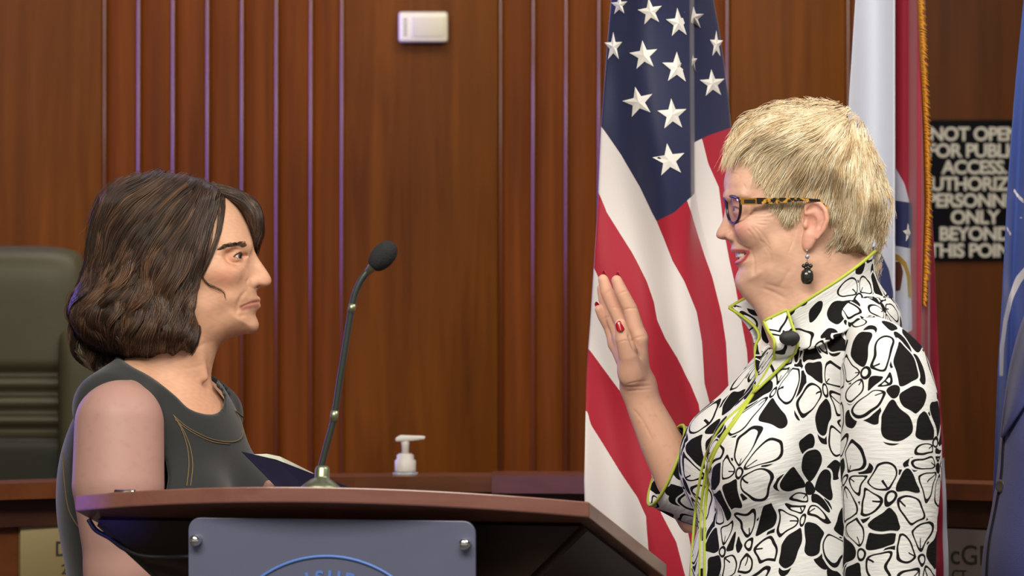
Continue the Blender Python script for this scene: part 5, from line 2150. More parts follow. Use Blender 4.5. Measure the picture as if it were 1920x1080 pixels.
Vb, Qb = bridged([(Vh, Qh), (Vf, Qf), (Vn, Qn)], [(0, r_(1540, 690), h_(1330, 975)), (0, r_(1560, 690, -.03), r_(1645, 1190, -.2))])
HEAD_R = (Vh.copy(), Qh.copy(), col.copy())
me = mesh_np('body', Vb, Qb)
set_col(me, np.clip(np.concatenate([col, colf, coln]), 0, 1))
bodyR = obj('body', me, M_skin_r, wr)
for sd in (-1, 1):
    eyeball('eye', r_(1389, 393, sd * .0325), .0122, (-1, sd * 0.06, 0.0), (0.10, 0.13, 0.16), wr, M_eye)
# nails
M_nail = mat('red_nail_polish', srgb(168, 14, 28), 0.18, spec=0.6, coat=0.6)


def nail(c, nrm, along, w, l, name='fingernail'):
    nrm = Vector(nrm).normalized()
    al = Vector(along)
    al = (al - nrm * al.dot(nrm)).normalized()
    sdv = al.cross(nrm)
    V, fs = [], []
    n1, n2 = 8, 12
    for i in range(n1 + 1):
        t = -1 + 2 * i / n1
        for j in range(n2 + 1):
            s = -1 + 2 * j / n2
            x = s * w * math.sqrt(max(0.02, 1 - abs(t) ** 3.5))
            V.append(Vector(c) + sdv * x + al * (t * l) - nrm * (0.10 * x * x / w * 6 + 0.06 * l * max(0, t) ** 2))
    for i in range(n1):
        for j in range(n2):
            a = i * (n2 + 1) + j
            fs.append((a, a + 1, a + n2 + 2, a + n2 + 1))
    o = pymesh(name, V, fs, M_nail, bodyR, True)
    s = o.modifiers.new('thickness', 'SOLIDIFY')
    s.thickness = 0.0008
    s.offset = 0
    return o


back = -pal
nail(h_(1161, 611, -.0640), (0.10, -1, 0.25), (-.2, 0, 1), .0060, .0078)
nail(h_(1157.5, 521, -.024) + np.array([.004, .005, .002]), (0.75, 0.45, 0.35), (-.45, -.1, 1), .0055, .0080)
nail(h_(1133.5, 519, .003) + np.array([.003, .004, .003]), (0.75, 0.35, 0.35), (-.45, -.1, 1), .0055, .0080)
nail(h_(1123, 577, .022) + np.array([.0, .004, .004]), (0.5, 0.6, 0.5), (-.6, -.1, .8), .0046, .0060)
# teeth
M_tooth = mat('tooth', srgb(226, 218, 204), 0.25, spec=0.5)
for i in range(10):
    a = math.radians(-81 + 18 * i)
    cx, cy = 0.0, 0.0
    ctr = r_(1408, 476.5, 0) + np.array([-.0195 * math.cos(a), .0275 * math.sin(a), 0.0])
    nrm = Vector((-math.cos(a) * .0275, math.sin(a) * .0195, 0)).normalized()
    hgt = .0050 - .0008 * abs(i - 4.5) / 4.5
    Mx = Matrix.Translation(Vector(ctr)) @ nrm.to_track_quat('-Y', 'Z').to_matrix().to_4x4()
    box('tooth', (-.0040, -.0022, -hgt), (.0040, .003, hgt * .9), M_tooth, bodyR, 0.0018, 3, Mx)

# ---- hair
hairR_poly = [(1352, 318), (1354, 300), (1362, 276), (1374, 250), (1400, 217), (1440, 197), (1500, 187), (1560, 191), (1600, 208), (1626, 245), (1646, 292), (1661, 340), (1671, 380), (1664, 415), (1654, 455), (1648, 505), (1600, 508), (1572, 498), (1553, 476),
              (1551, 440), (1554, 410), (1548, 388), (1535, 374), (1515, 370), (1500, 378), (1492, 398), (1478, 415), (1464, 402), (1452, 382), (1438, 372), (1428, 350), (1424, 322), (1412, 300), (1392, 290), (1374, 296), (1362, 312)]
hairR_full = Inflate([(1352, 318), (1354, 300), (1362, 276), (1374, 250), (1400, 217), (1440, 197), (1500, 187), (1560, 191), (1600, 208), (1626, 245), (1646, 292), (1661, 340), (1671, 380), (1664, 415), (1652, 450), (1640, 480), (1600, 515), (1540, 545), (1450, 556), (1400, 546), (1382, 510), (1374, 450), (1364, 380)], YR, YR,
                     [(1370, 290, .062), (1400, 250, .074), (1500, 260, .096), (1600, 280, .090), (1450, 350, .082), (1540, 340, .092), (1620, 380, .088), (1480, 390, .080), (1600, 450, .082), (1400, 480, .06), (1480, 520, .066)],
                     [(1365, 300, .060), (1500, 230, .085), (1640, 350, .085), (1600, 470, .06), (1400, 500, .05)], 2.2)
hairR = HairShell(headR, hairR_full, hairR_poly, 62)
vr = Vol((PX(1345, YR), YR - .115, PZ(490, YR)), (PX(1680, YR), YR + .115, PZ(180, YR)), 0.0022)
vr.op(hairR)
Vr, Qr = vr.mesh()
Vr = relax(Vr, Qr, 2, 0.5)
mebase = mesh_np('hair', Vr, Qr)
set_col(mebase, np.tile(np.array(srgb(224, 196, 152)), (len(Vr), 1)))
hair_r = obj('hair', mebase, M_hair_blond, wr)
HAIR_R = (Vr.copy(), Qr.copy())
hair_r['label'] = 'short swept blond hair'
fieldR = strand_field([(1560, 200, -1, .02), (1590, 215, -.9, .5), (1612, 240, -.1, 1), (1480, 205, -1, .05), (1420, 225, -.8, .5), (1385, 265, -.5, .9), (1360, 300, -.1, 1), (1400, 285, -.6, .75), (1440, 270, -.85, .45), (1500, 260, -.9, .4), (1560, 260, -.6, .7), (1600, 260, -.05, 1),
                       (1630, 300, .25, 1), (1650, 360, .25, 1), (1655, 420, -.15, 1), (1640, 465, -.4, 1), (1430, 330, -.45, .9), (1470, 330, -.5, .85), (1520, 330, -.35, .95), (1570, 340, -.1, 1), (1610, 380, .1, 1), (1460, 380, -.3, 1), (1480, 400, -.2, 1),
                       (1560, 420, -.15, 1), (1600, 450, -.35, .9), (1570, 470, -.45, .8), (1620, 430, -.05, 1)])


def blond_cols(n, r):
    t = r.uniform(0, 1, n)[:, None]
    a, b = np.array(srgb(236, 210, 166)), np.array(srgb(255, 246, 218))
    o = a * (1 - t) + b * t
    m = r.uniform(0, 1, n) < 0.20
    o[m] = np.array(srgb(202, 174, 132))
    return o


chunks = []
nc, per = 900, 12
cs = in_poly_samples(hairR_poly, nc, rng)
for sd, frac in ((-1, 1.0), (1, 0.35)):
    m = int(nc * frac)
    c_ = cs[:m]
    seeds = np.repeat(c_, per, 0) + rng.normal(0, 3.0, (m * per, 2))
    ph = np.repeat(rng.uniform(0, 6.28, m), per) + rng.normal(0, 0.4, m * per)
    amp = np.repeat(rng.uniform(0.5, 5.0, m), per)
    per_ = np.repeat(rng.uniform(60, 120, m), per)
    lowr = np.clip((seeds[:, 1] - 380) / 90, 0, 1)
    ln = np.repeat(rng.uniform(35, 80, m), per) * (1 - 0.65 * lowr) * rng.uniform(0.8, 1.1, m * per)
    frontl = np.clip((1450 - seeds[:, 0]) / 90, 0, 1) * np.clip((seeds[:, 1] - 240) / 60, 0, 1)
    ln = ln * (1 - 0.55 * frontl)
    er_ = -poly_sdf(seeds[:, 0], seeds[:, 1], np.array(hairR_poly))
    ln = np.minimum(ln, np.maximum(10, er_ * 1.1 + rng.uniform(8, 26, m * per)))
    cc = np.repeat(blond_cols(m, rng), per, 0) * rng.uniform(0.85, 1.12, (m * per, 1))
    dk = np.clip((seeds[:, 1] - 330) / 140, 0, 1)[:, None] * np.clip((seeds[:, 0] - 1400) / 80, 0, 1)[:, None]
    cc = cc * (1 - 0.28 * dk)            # strands get darker towards the bottom, away from the forehead
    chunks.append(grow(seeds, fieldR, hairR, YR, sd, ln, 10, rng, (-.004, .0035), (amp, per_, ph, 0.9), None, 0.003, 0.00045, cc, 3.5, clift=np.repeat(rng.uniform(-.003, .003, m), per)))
edge = round_poly(hairR_poly, 300)
edge = edge[(edge[:, 1] < 260) | (edge[:, 0] > 1620)]
sd_ = edge[rng.integers(0, len(edge), 420)] + rng.normal(0, 2, (420, 2))
chunks.append(grow(sd_, fieldR, hairR, YR, -1, rng.uniform(20, 50, 420), 8, rng, (-.012, .003), (rng.uniform(2, 6, 420), rng.uniform(50, 90, 420), rng.uniform(0, 6, 420), 1.0), None, 0.004, 0.0003, blond_cols(420, rng), 4))
# wispy fringe over the forehead
for path, cnt, ya_, yb_ in (([(1412, 246), (1384, 266), (1364, 290), (1353, 319)], 110, -.050, .03), ([(1420, 262), (1394, 278), (1374, 296), (1362, 322)], 60, -.056, -.03), ([(1440, 285), (1422, 305), (1412, 330), (1408, 352)], 40, -.066, -.062)):
    sp = smooth_path([(a, b, 0) for a, b in path], 11)[:, :2]
    for q in range(cnt):
        t0 = rng.uniform(0.75, 1.05)
        pp = sp[0] + (sp - sp[0]) * t0 + rng.normal(0, 3.0, 2) + np.linspace(0, 1, 11)[:, None] ** 2 * rng.normal(0, 3.0, 2)
        y0_ = rng.uniform(ya_, yb_)
        yy = np.linspace(y0_, y0_ * 0.92, 11)
        pts3 = np.stack([(pp[:, 0] - 960) * kR, YR + yy, CZ - (pp[:, 1] - 540) * kR], 1)
        v, f = tube_np(pts3, 0.00042 * (1 - 0.8 * np.linspace(0, 1, 11) ** 2), 3)
        chunks.append((v, np.array([q_ for q_ in f if len(q_) == 4]), np.tile(blond_cols(1, rng), (len(v), 1))))
hair_object('hair_strands', chunks, M_hair_blond, hair_r)

# ---- glasses
M_tort = mat('tortoiseshell', srgb(40, 24, 14), 0.2, spec=0.6)
nt = M_tort.node_tree
vn_ = nt.nodes.new('ShaderNodeTexNoise')
vn_.inputs['Scale'].default_value = 130
cr_ = nt.nodes.new('ShaderNodeValToRGB')
cr_.color_ramp.elements[0].position = 0.50
cr_.color_ramp.elements[0].color = (*srgb(28, 18, 12), 1)
cr_.color_ramp.elements[1].position = 0.62
cr_.color_ramp.elements[1].color = (*srgb(200, 150, 52), 1)
tcn = nt.nodes.new('ShaderNodeTexCoord')
nt.links.new(tcn.outputs['Object'], vn_.inputs['Vector'])
nt.links.new(vn_.outputs['Fac'], cr_.inputs[0])
nt.links.new(cr_.outputs[0], nt.nodes['Principled BSDF'].inputs['Base Color'])
M_frame = mat('dark_brown_frame', srgb(40, 26, 20), 0.25, spec=0.6)
M_lens = bpy.data.materials.new('lens_glass')
M_lens.use_nodes = True
ln_ = M_lens.node_tree
gl = ln_.nodes.new('ShaderNodeBsdfGlossy')
gl.inputs['Roughness'].default_value = 0.03
tr = ln_.nodes.new('ShaderNodeBsdfTransparent')
tr.inputs[0].default_value = (0.9, 0.9, 0.88, 1)
ms = ln_.nodes.new('ShaderNodeMixShader')
fr_ = ln_.nodes.new('ShaderNodeFresnel')
fr_.inputs[0].default_value = 1.45
lm_ = ln_.nodes.new('ShaderNodeMath')
lm_.operation = 'MULTIPLY'
lm_.inputs[1].default_value = 0.35          # anti-reflex coating
ln_.links.new(fr_.outputs[0], lm_.inputs[0])
ln_.links.new(lm_.outputs[0], ms.inputs[0])
ln_.links.new(tr.outputs[0], ms.inputs[1])
ln_.links.new(gl.outputs[0], ms.inputs[2])
ln_.links.new(ms.outputs[0], ln_.nodes['Material Output'].inputs[0])
gs = thing('eyeglasses', 'tortoiseshell reading glasses worn by the person in the floral jacket', 'glasses', r_(1385, 380, 0))
for sd in (-1, 1):
    rimp = [(1361.5, 371, .011), (1367, 368.5, .028), (1376, 371, .052), (1383, 377, .066), (1384, 392, .067), (1382, 408, .062), (1377, 418, .048), (1371, 419, .032), (1366, 411, .018), (1362.5, 394, .011)]
    pts3 = [r_(x, y, sd * d) for x, y, d in rimp]
    sp = smooth_path(pts3 + [pts3[0]], 64)[:-1]
    tube('lens_rim', sp, 0.0021, M_frame, gs, 8, True)
    cen = sp.mean(0)
    pymesh('lens', list(sp) + [cen], [(k, (k + 1) % len(sp), len(sp)) for k in range(len(sp))], M_lens, gs, True)
    # temple
    V = []
    for x, y0, y1, d in ((1382, 374, 385, .068), (1412, 373, 385, .0745), (1450, 373, 384, .0815), (1485, 373, 380, .0850), (1506, 374, 379, .0850), (1530, 376, 381, .0825), (1545, 392, 397, .081)):
        for yy, dd in ((y0, 0), (y1, 0), (y1, .0028), (y0, .0028)):
            V.append(r_(x, yy, sd * (d + dd)))
    fs = []
    for i in range(6):
        for k in range(4):
            fs.append((i * 4 + k, i * 4 + (k + 1) % 4, i * 4 + 4 + (k + 1) % 4, i * 4 + 4 + k))
    fs += [(0, 1, 2, 3), (27, 26, 25, 24)]
    tm = pymesh('temple', V, fs, M_tort, gs)
    V = []
    for x, d in ((1384, .0716), (1413, .0780)):
        for yy in (373.5, 385.5):
            for dd in (0, .0008):
                V.append(r_(x, yy, sd * (d + dd)))
    pymesh('hinge_plate', V, [(0, 1, 3, 2), (4, 5, 7, 6), (0, 1, 5, 4), (2, 3, 7, 6), (0, 2, 6, 4), (1, 3, 7, 5)], M_gold, tm)
    V = []
    for x, d in ((1390, .0739), (1410, .0786)):
        for yy in (376, 383):
            for dd in (-.0005, .0006):
                V.append(r_(x, yy, sd * (d + dd)))
    pymesh('hinge_inlay', V, [(0, 1, 3, 2), (4, 5, 7, 6), (0, 1, 5, 4), (2, 3, 7, 6), (0, 2, 6, 4), (1, 3, 7, 5)], M_frame, tm)
tube('bridge', [r_(1361.5, 374, -.011), r_(1357, 373, 0), r_(1361.5, 374, .011)], 0.002, M_frame, gs, 8, resample=12)

# ---- earrings
M_bead = mat('black_stone', srgb(38, 38, 36), 0.15, spec=0.7)
M_crys = mat('crystal', srgb(190, 190, 210), 0.08, 0.6)
for sd in (-1,):
    yo_ = sd * (.0705 + .002 + .007)
    er = lathe('earring', [(0.0, -.0125), (.006, -.0115), (.0088, -.006), (.0092, 0), (.0078, .006), (.004, .0095), (0, .0105)], M_bead, wr, 20, Matrix.Translation(Vector(r_(1506.5, 517, yo_))))
    er['label'] = 'black stone drop earring'
    tube('ear_hook', [r_(1505, 464, yo_ + .006), r_(1506, 470, yo_ - .001), r_(1506.5, 478, yo_), r_(1506.5, 503, yo_)], 0.0007, M_chrome, er, 6, resample=14)
    for q, (bx_, by_, rr_) in enumerate(((1506.5, 482, .0034), (1500, 499, .0030), (1506, 496, .0030), (1513, 499, .0030), (1504, 503, .0026), (1510, 503, .0026))):
        lathe('bead', [(0, -rr_)] + [(rr_ * math.sin(a), -rr_ * math.cos(a)) for a in np.linspace(.3, 2.84, 7)] + [(0, rr_)], M_crys if q == 0 else M_bead, er, 12, Matrix.Translation(Vector(r_(bx_, by_, yo_ - .002))))

# ---- floral jacket
def floral(name):
    m = bpy.data.materials.new(name)
    m.use_nodes = True
    nt = m.node_tree
    L_ = nt.links.new
    b = nt.nodes['Principled BSDF']
    b.inputs['Roughness'].default_value = 0.85
    b.inputs['Specular IOR Level'].default_value = 0.15

    def val(x):
        return x

    def math_(op, a, b_=None, c=None):
        n = nt.nodes.new('ShaderNodeMath')
        n.operation = op
        for i, q in enumerate((a, b_, c)):
            if q is None:
                continue
            if isinstance(q, (int, float)):
                n.inputs[i].default_value = q
            else:
                L_(q, n.inputs[i])
        return n.outputs[0]

    at = nt.nodes.new('ShaderNodeAttribute')
    at.attribute_name = 'fuv'
    sc = nt.nodes.new('ShaderNodeVectorMath')
    sc.operation = 'SCALE'
    sc.inputs['Scale'].default_value = 11.3
    L_(at.outputs['Vector'], sc.inputs[0])
    nz = nt.nodes.new('ShaderNodeTexNoise')
    nz.inputs['Scale'].default_value = 1.7
    nz.inputs['Detail'].default_value = 1.0
    L_(sc.outputs[0], nz.inputs['Vector'])
    nm = nt.nodes.new('ShaderNodeVectorMath')
    nm.operation = 'MULTIPLY_ADD'
    nm.inputs[1].default_value = (0.42, 0.42, 0)
    L_(nz.outputs['Color'], nm.inputs[0])
    L_(sc.outputs[0], nm.inputs[2])
    uv = nm.outputs[0]
    vo = nt.nodes.new('ShaderNodeTexVoronoi')
    vo.voronoi_dimensions = '2D'
    vo.inputs['Scale'].default_value = 1.0
    vo.inputs['Randomness'].default_value = 0.72
    L_(uv, vo.inputs['Vector'])
    ve = nt.nodes.new('ShaderNodeTexVoronoi')
    ve.voronoi_dimensions = '2D'
    ve.feature = 'DISTANCE_TO_EDGE'
    ve.inputs['Scale'].default_value = 1.0
    ve.inputs['Randomness'].default_value = 0.72
    L_(uv, ve.inputs['Vector'])
    edge = ve.outputs['Distance']
    lo_ = nt.nodes.new('ShaderNodeVectorMath')
    lo_.operation = 'SUBTRACT'
    L_(uv, lo_.inputs[0])
    L_(vo.outputs['Position'], lo_.inputs[1])
    sx = nt.nodes.new('ShaderNodeSeparateXYZ')
    L_(lo_.outputs[0], sx.inputs[0])
    rc_ = nt.nodes.new('ShaderNodeSeparateColor')
    L_(vo.outputs['Color'], rc_.inputs[0])
    x, y = sx.outputs[0], sx.outputs[1]
    r = math_('SQRT', math_('ADD', math_('MULTIPLY', x, x), math_('MULTIPLY', y, y)))
    ang = math_('ARCTAN2', y, x)
    a5 = math_('ADD', math_('MULTIPLY', ang, 5 / (2 * math.pi)), math_('MULTIPLY', rc_.outputs[0], 5.0))
    a5 = math_('ADD', a5, 20.0)
    idx = math_('MODULO', math_('FLOOR', a5), 5.0)
    fr = math_('SUBTRACT', math_('FRACT', a5), 0.5)
    phi = math_('MULTIPLY', fr, 2 * math.pi / 5)
    # hash of petal number and flower
    h = math_('FRACT', math_('MULTIPLY', math_('SINE', math_('ADD', math_('MULTIPLY', idx, 12.99), math_('MULTIPLY', rc_.outputs[1], 78.23))), 43758.5))
    s = math_('ADD', 0.86, math_('MULTIPLY', rc_.outputs[2], 0.34))
    px_ = math_('DIVIDE', math_('MULTIPLY', r, math_('COSINE', phi)), s)
    py_ = math_('DIVIDE', math_('MULTIPLY', r, math_('SINE', phi)), s)
    hw = math_('ADD', 0.055, math_('MULTIPLY', px_, 0.40))
    qa = math_('DIVIDE', math_('SUBTRACT', px_, 0.345), 0.245)
    qb = math_('DIVIDE', py_, hw)
    q = math_('SQRT', math_('ADD', math_('MULTIPLY', qa, qa), math_('MULTIPLY', qb, qb)))
    # distance-like value inside the petal, cut by the neighbouring flower
    ins = math_('SMOOTH_MIN', math_('MULTIPLY', math_('SUBTRACT', 1.0, q), 0.17), math_('SUBTRACT', edge, 0.022), 0.07)
    petal = math_('GREATER_THAN', ins, 0.0)
    line = math_('MULTIPLY', petal, math_('LESS_THAN', ins, 0.030))
    fill = math_('MULTIPLY', petal, math_('LESS_THAN', h, 0.31))
    vein = math_('MULTIPLY', math_('LESS_THAN', math_('ABSOLUTE', py_), 0.011), math_('MULTIPLY', math_('GREATER_THAN', px_, 0.13), math_('LESS_THAN', px_, math_('ADD', 0.18, math_('MULTIPLY', h, 0.12)))))
    cring = math_('MULTIPLY', math_('LESS_THAN', r, 0.092), math_('GREATER_THAN', r, math_('MULTIPLY', math_('GREATER_THAN', rc_.outputs[1], 0.35), 0.052)))
    # loose black leaves between the flowers
    v2 = nt.nodes.new('ShaderNodeTexVoronoi')
    v2.voronoi_dimensions = '2D'
    v2.inputs['Scale'].default_value = 2.1
    v2.inputs['Randomness'].default_value = 0.9
    L_(uv, v2.inputs['Vector'])
    leaf = math_('MULTIPLY', math_('LESS_THAN', v2.outputs['Distance'], 0.30), math_('MULTIPLY', math_('GREATER_THAN', q, 1.12), math_('GREATER_THAN', r, 0.30)))
    black = math_('MAXIMUM', math_('MAXIMUM', line, fill), math_('MAXIMUM', cring, math_('MAXIMUM', vein, leaf)))
    # centre stays clear of petals
    mx = nt.nodes.new('ShaderNodeMix')
    mx.data_type = 'RGBA'
    mx.inputs[6].default_value = (*srgb(226, 227, 226), 1)
    mx.inputs[7].default_value = (*srgb(24, 23, 24), 1)
    L_(black, mx.inputs[0])
    L_(mx.outputs[2], b.inputs['Base Color'])
    # crinkled weave
    nb = nt.nodes.new('ShaderNodeTexNoise')
    nb.inputs['Scale'].default_value = 150
    mp = nt.nodes.new('ShaderNodeMapping')
    mp.inputs['Scale'].default_value = (0.35, 1.6, 1)
    L_(at.outputs['Vector'], mp.inputs['Vector'])
    L_(mp.outputs[0], nb.inputs['Vector'])
    bp = nt.nodes.new('ShaderNodeBump')
    bp.inputs['Strength'].default_value = 0.35
    bp.inputs['Distance'].default_value = 0.003
    L_(nb.outputs['Fac'], bp.inputs['Height'])
    L_(bp.outputs['Normal'], b.inputs['Normal'])
    return m


def set_vec(me, name, arr):
    a = me.attributes.new(name, 'FLOAT_VECTOR', 'POINT')
    a.data.foreach_set('vector', np.asarray(arr, np.float32).ravel())


M_flor = floral('floral_print')
M_lime = mat('lime_piping', srgb(178, 190, 62), 0.6)
aR = math.radians(16)
fR = np.array([-math.cos(aR), -math.sin(aR), 0])
lR = np.array([math.sin(aR), -math.cos(aR), 0])
NR = r_(1555, 640)
AX = [fR, lR, up]
vj = Vol((PX(1240, YR), YR - .24, 0.78), (PX(1790, YR), YR + .25, PZ(560, YR)), 0.004)
for sd in (1, -1):
    sh = NR + lR * (.150 * sd) - up * .055 - fR * .022
    vj.cap(NR - fR * .012 - up * .005, sh, .058, .052, .02)
    vj.ell(NR - up * .175 + fR * .128 + lR * sd * .066, (.070, .075, .085), .03, 'u', AX)
    vj.cap(NR + fR * .035 - up * .045 + lR * sd * .03, NR + fR * .115 - up * .15 + lR * sd * .055, .062, .070, .02)
vj.ell(NR - up * .10 - fR * .035, (.105, .150, .125), .03, 'u', AX)
vj.ell(NR - up * .20 - fR * .010, (.125, .150, .16), .03, 'u', AX)
vj.ell(NR - up * .34 + fR * .045, (.155, .158, .19), .03, 'u', AX)
vj.ell(NR - up * .50 + fR * .045, (.165, .172, .20), .03, 'u', AX)
vj.cap(NR - up * .50 + fR * .03, NR - up * .64 + fR * .03, .16, .17, .03)
vj.ell(r_(1598, 606), (.070, .105, .060), .02)
# hollow neck
vj.cap(r_(1500, 560), r_(1530, 640), .066, .060, .006, 's')
vj.op(lambda x, y, z: 0.82 - z + 0 * x + 0 * y, None, None, 'i', 0.002)
Vj, Qj = vj.mesh()
Vj = relax(Vj, Qj, 2, 0.5)
jpx, jpy = to_px(Vj, YR)
Nj = vnormals(Vj, Qj)
Vj = groove(Vj, Nj, jpx, jpy, Nj[:, 1] < 0, [
    ([(1480, 800), (1520, 860), (1545, 930)], 16, .004), ([(1400, 900), (1460, 930), (1530, 935)], 14, .003), ([(1430, 980), (1450, 1040), (1460, 1100)], 14, .003),
    ([(1520, 700), (1500, 740), (1470, 780)], 14, .003)])
cx, cy = NR[0] + fR[0] * .03, NR[1] + fR[1] * .03
th = np.arctan2(-(Vj[:, 1] - cy), -(Vj[:, 0] - cx) * 1.0)      # 0 towards the front, + towards the camera
me = mesh_np('jacket', Vj, Qj)
set_vec(me, 'fuv', np.stack([th * 0.175, Vj[:, 2] * 0.93 + 0.02 * np.sin(th * 3), 0 * th], 1))
jacket = obj('jacket', me, M_flor, wr)
jacket['label'] = 'white jacket printed with black outlined flowers'
bv_j = BVHTree.FromPolygons([tuple(v) for v in Vj], [tuple(int(i) for i in q) for q in Qj])


def sleeve(name, pts, rads, nu, nv, useed, open_end=False, parent=None, fold=0.0, vflip=1.0):
    c = smooth_path(pts, nv)
    rr = np.interp(np.linspace(0, 1, nv), np.linspace(0, 1, len(rads)), rads)
    tan = np.gradient(c, axis=0)
    tan /= np.linalg.norm(tan, axis=1)[:, None]
    ref = np.array([-1.0, 0, 0.0])
    A = ref[None] - tan * (tan @ ref)[:, None]
    bad = np.linalg.norm(A, axis=1) < 0.5
    if bad.any():
        ref = np.array([0, -1.0, 0])
        A = ref[None] - tan * (tan @ ref)[:, None]
    A /= np.linalg.norm(A, axis=1)[:, None]
    B = np.cross(tan, A)
    t = np.linspace(0, 2 * np.pi, nu, endpoint=False)
    s = np.r_[0, np.cumsum(np.linalg.norm(np.diff(c, axis=0), axis=1))]
    wob = 1 + fold * np.sin(t[None] * 3 + s[:, None] * 26) * np.sin(s[:, None] * 17 + t[None])
    V = c[:, None] + (rr[:, None] * wob)[..., None] * (A[:, None] * np.cos(t)[None, :, None] + B[:, None] * np.sin(t)[None, :, None])
    idx = np.arange(nu * nv).reshape(nv, nu)
    Q = np.stack([idx[:-1], np.roll(idx, -1, 1)[:-1], np.roll(idx, -1, 1)[1:], idx[1:]], -1).reshape(-1, 4)
    me = mesh_np(name, V.reshape(-1, 3), Q)
    tt = np.where(t > np.pi, t - 2 * np.pi, t)
    # keep the seam away from the camera
    Bs = np.sign(B[nv // 2, 1])
    uu = np.broadcast_to((tt * rr.mean())[None], (nv, nu))
    vv = np.broadcast_to((s * vflip)[:, None], (nv, nu))
    set_vec(me, 'fuv', np.stack([uu + useed[0], vv + useed[1], 0 * uu], -1).reshape(-1, 3))
    o = obj(name, me, M_flor, parent)
    sm = o.modifiers.new('thickness', 'SOLIDIFY')
    sm.thickness = 0.0025
    sm.offset = -1
    return o, V


near_sh = NR + lR * .150 - up * .055 - fR * .022
slv = [r_(1612, 622, -.105), r_(1632, 660, -.135), r_(1645, 710, -.155), r_(1651, 790, -.168), r_(1651, 900, -.172), r_(1648, 1040, -.175), r_(1645, 1230, -.180)]
sl_n, Vsl = sleeve('sleeve', slv, [.030, .058, .068, .0695, .066, .063, .060], 72, 90, (3.1, 0.4), parent=jacket, fold=.022)
# far sleeve with its wide cuff
cuffc = h_(1249, 872, -.01)
slf = [NR - lR * .150 - up * .08 + fR * .0, r_(1470, 850, .17), r_(1400, 930, .165), r_(1340, 915, .155), cuffc]
sl_f, Vsf = sleeve('sleeve', slf, [.06, .072, .075, .068, .0625], 64, 70, (1.7, 2.2), parent=jacket, fold=.02)
ringp = Vsf[-1]
tube('cuff_piping', ringp, 0.0024, M_lime, sl_f, 6, True)

# collar
topc = [(1432, 603, -.062), (1454, 592, -.076), (1476, 582, -.086), (1520, 553, -.094), (1565, 524, -.092), (1605, 496, -.074), (1632, 476, -.035), (1640, 471, 0), (1632, 474, .035), (1605, 490, .072), (1560, 515, .086), (1500, 540, .084), (1450, 548, .070), (1423, 550, .058), (1396, 562, .050), (1370, 577, .046)]
botc = [(1446, 648, -.082), (1480, 654, -.094), (1510, 652, -.104), (1550, 634, -.112), (1595, 607, -.104), (1635, 580, -.082), (1658, 562, -.04), (1664, 556, 0), (1658, 562, .04), (1635, 578, .085), (1590, 602, .104), (1540, 625, .106), (1490, 640, .092), (1455, 648, .074), (1435, 655, .056), (1420, 658, .043)]
nC, nH = 90, 14
T = smooth_path([r_(*q) for q in topc], nC)
B_ = smooth_path([r_(*q) for q in botc], nC)
V = []
UVc = []
s = np.r_[0, np.cumsum(np.linalg.norm(np.diff(T, axis=0), axis=1))]
for j in range(nH):
    t = j / (nH - 1)
    mid = T * (1 - t) + B_ * t
    # hollow curve of a standing collar
    cen = r_(1535, 590)
    d = mid - cen
    d[:, 2] = 0
    d /= np.linalg.norm(d, axis=1)[:, None] + 1e-9
    V.append(mid - d * (0.010 * math.sin(math.pi * t)))
    UVc.append(np.stack([s + 5.3, 0 * s + t * .085 + 1.9, 0 * s], 1))
V = np.array(V)
idx = np.arange(nC * nH).reshape(nH, nC)
Q = np.stack([idx[:-1, :-1], idx[:-1, 1:], idx[1:, 1:], idx[1:, :-1]], -1).reshape(-1, 4)
me = mesh_np('collar', V.reshape(-1, 3), Q)
set_vec(me, 'fuv', np.array(UVc).reshape(-1, 3))
collar = obj('collar', me, M_flor, jacket)
sm = collar.modifiers.new('thickness', 'SOLIDIFY')
sm.thickness = 0.003
sm.offset = 0
tube('collar_piping', T, 0.0024, M_lime, collar, 6)


def on_jacket(pts, n=40, lift=.002, fallback=-.09, sm_=2):
    o = Vector((0, 0, CZ))
    out = []
    for px_, py_ in smooth_path([(a, b, 0) for a, b in pts], n)[:, :2]:
        d = Vector(((px_ - 960) / F, 1, -(py_ - 540) / F)).normalized()
        hit = bv_j.ray_cast(o + d * 5.0, d)
        Yh = hit[0].y if hit[0] is not None else None
        out.append((px_, py_, Yh))
    ys = [q[2] for q in out]
    good = [i for i, q in enumerate(ys) if q is not None]
    yi = np.interp(range(len(ys)), good, [ys[i] for i in good]) if good else np.full(len(ys), YR + fallback)
    for _ in range(sm_):
        yi[1:-1] = (yi[:-2] + yi[1:-1] * 2 + yi[2:]) / 4
    return [P(q[0], q[1], y - lift) for q, y in zip(out, yi)]


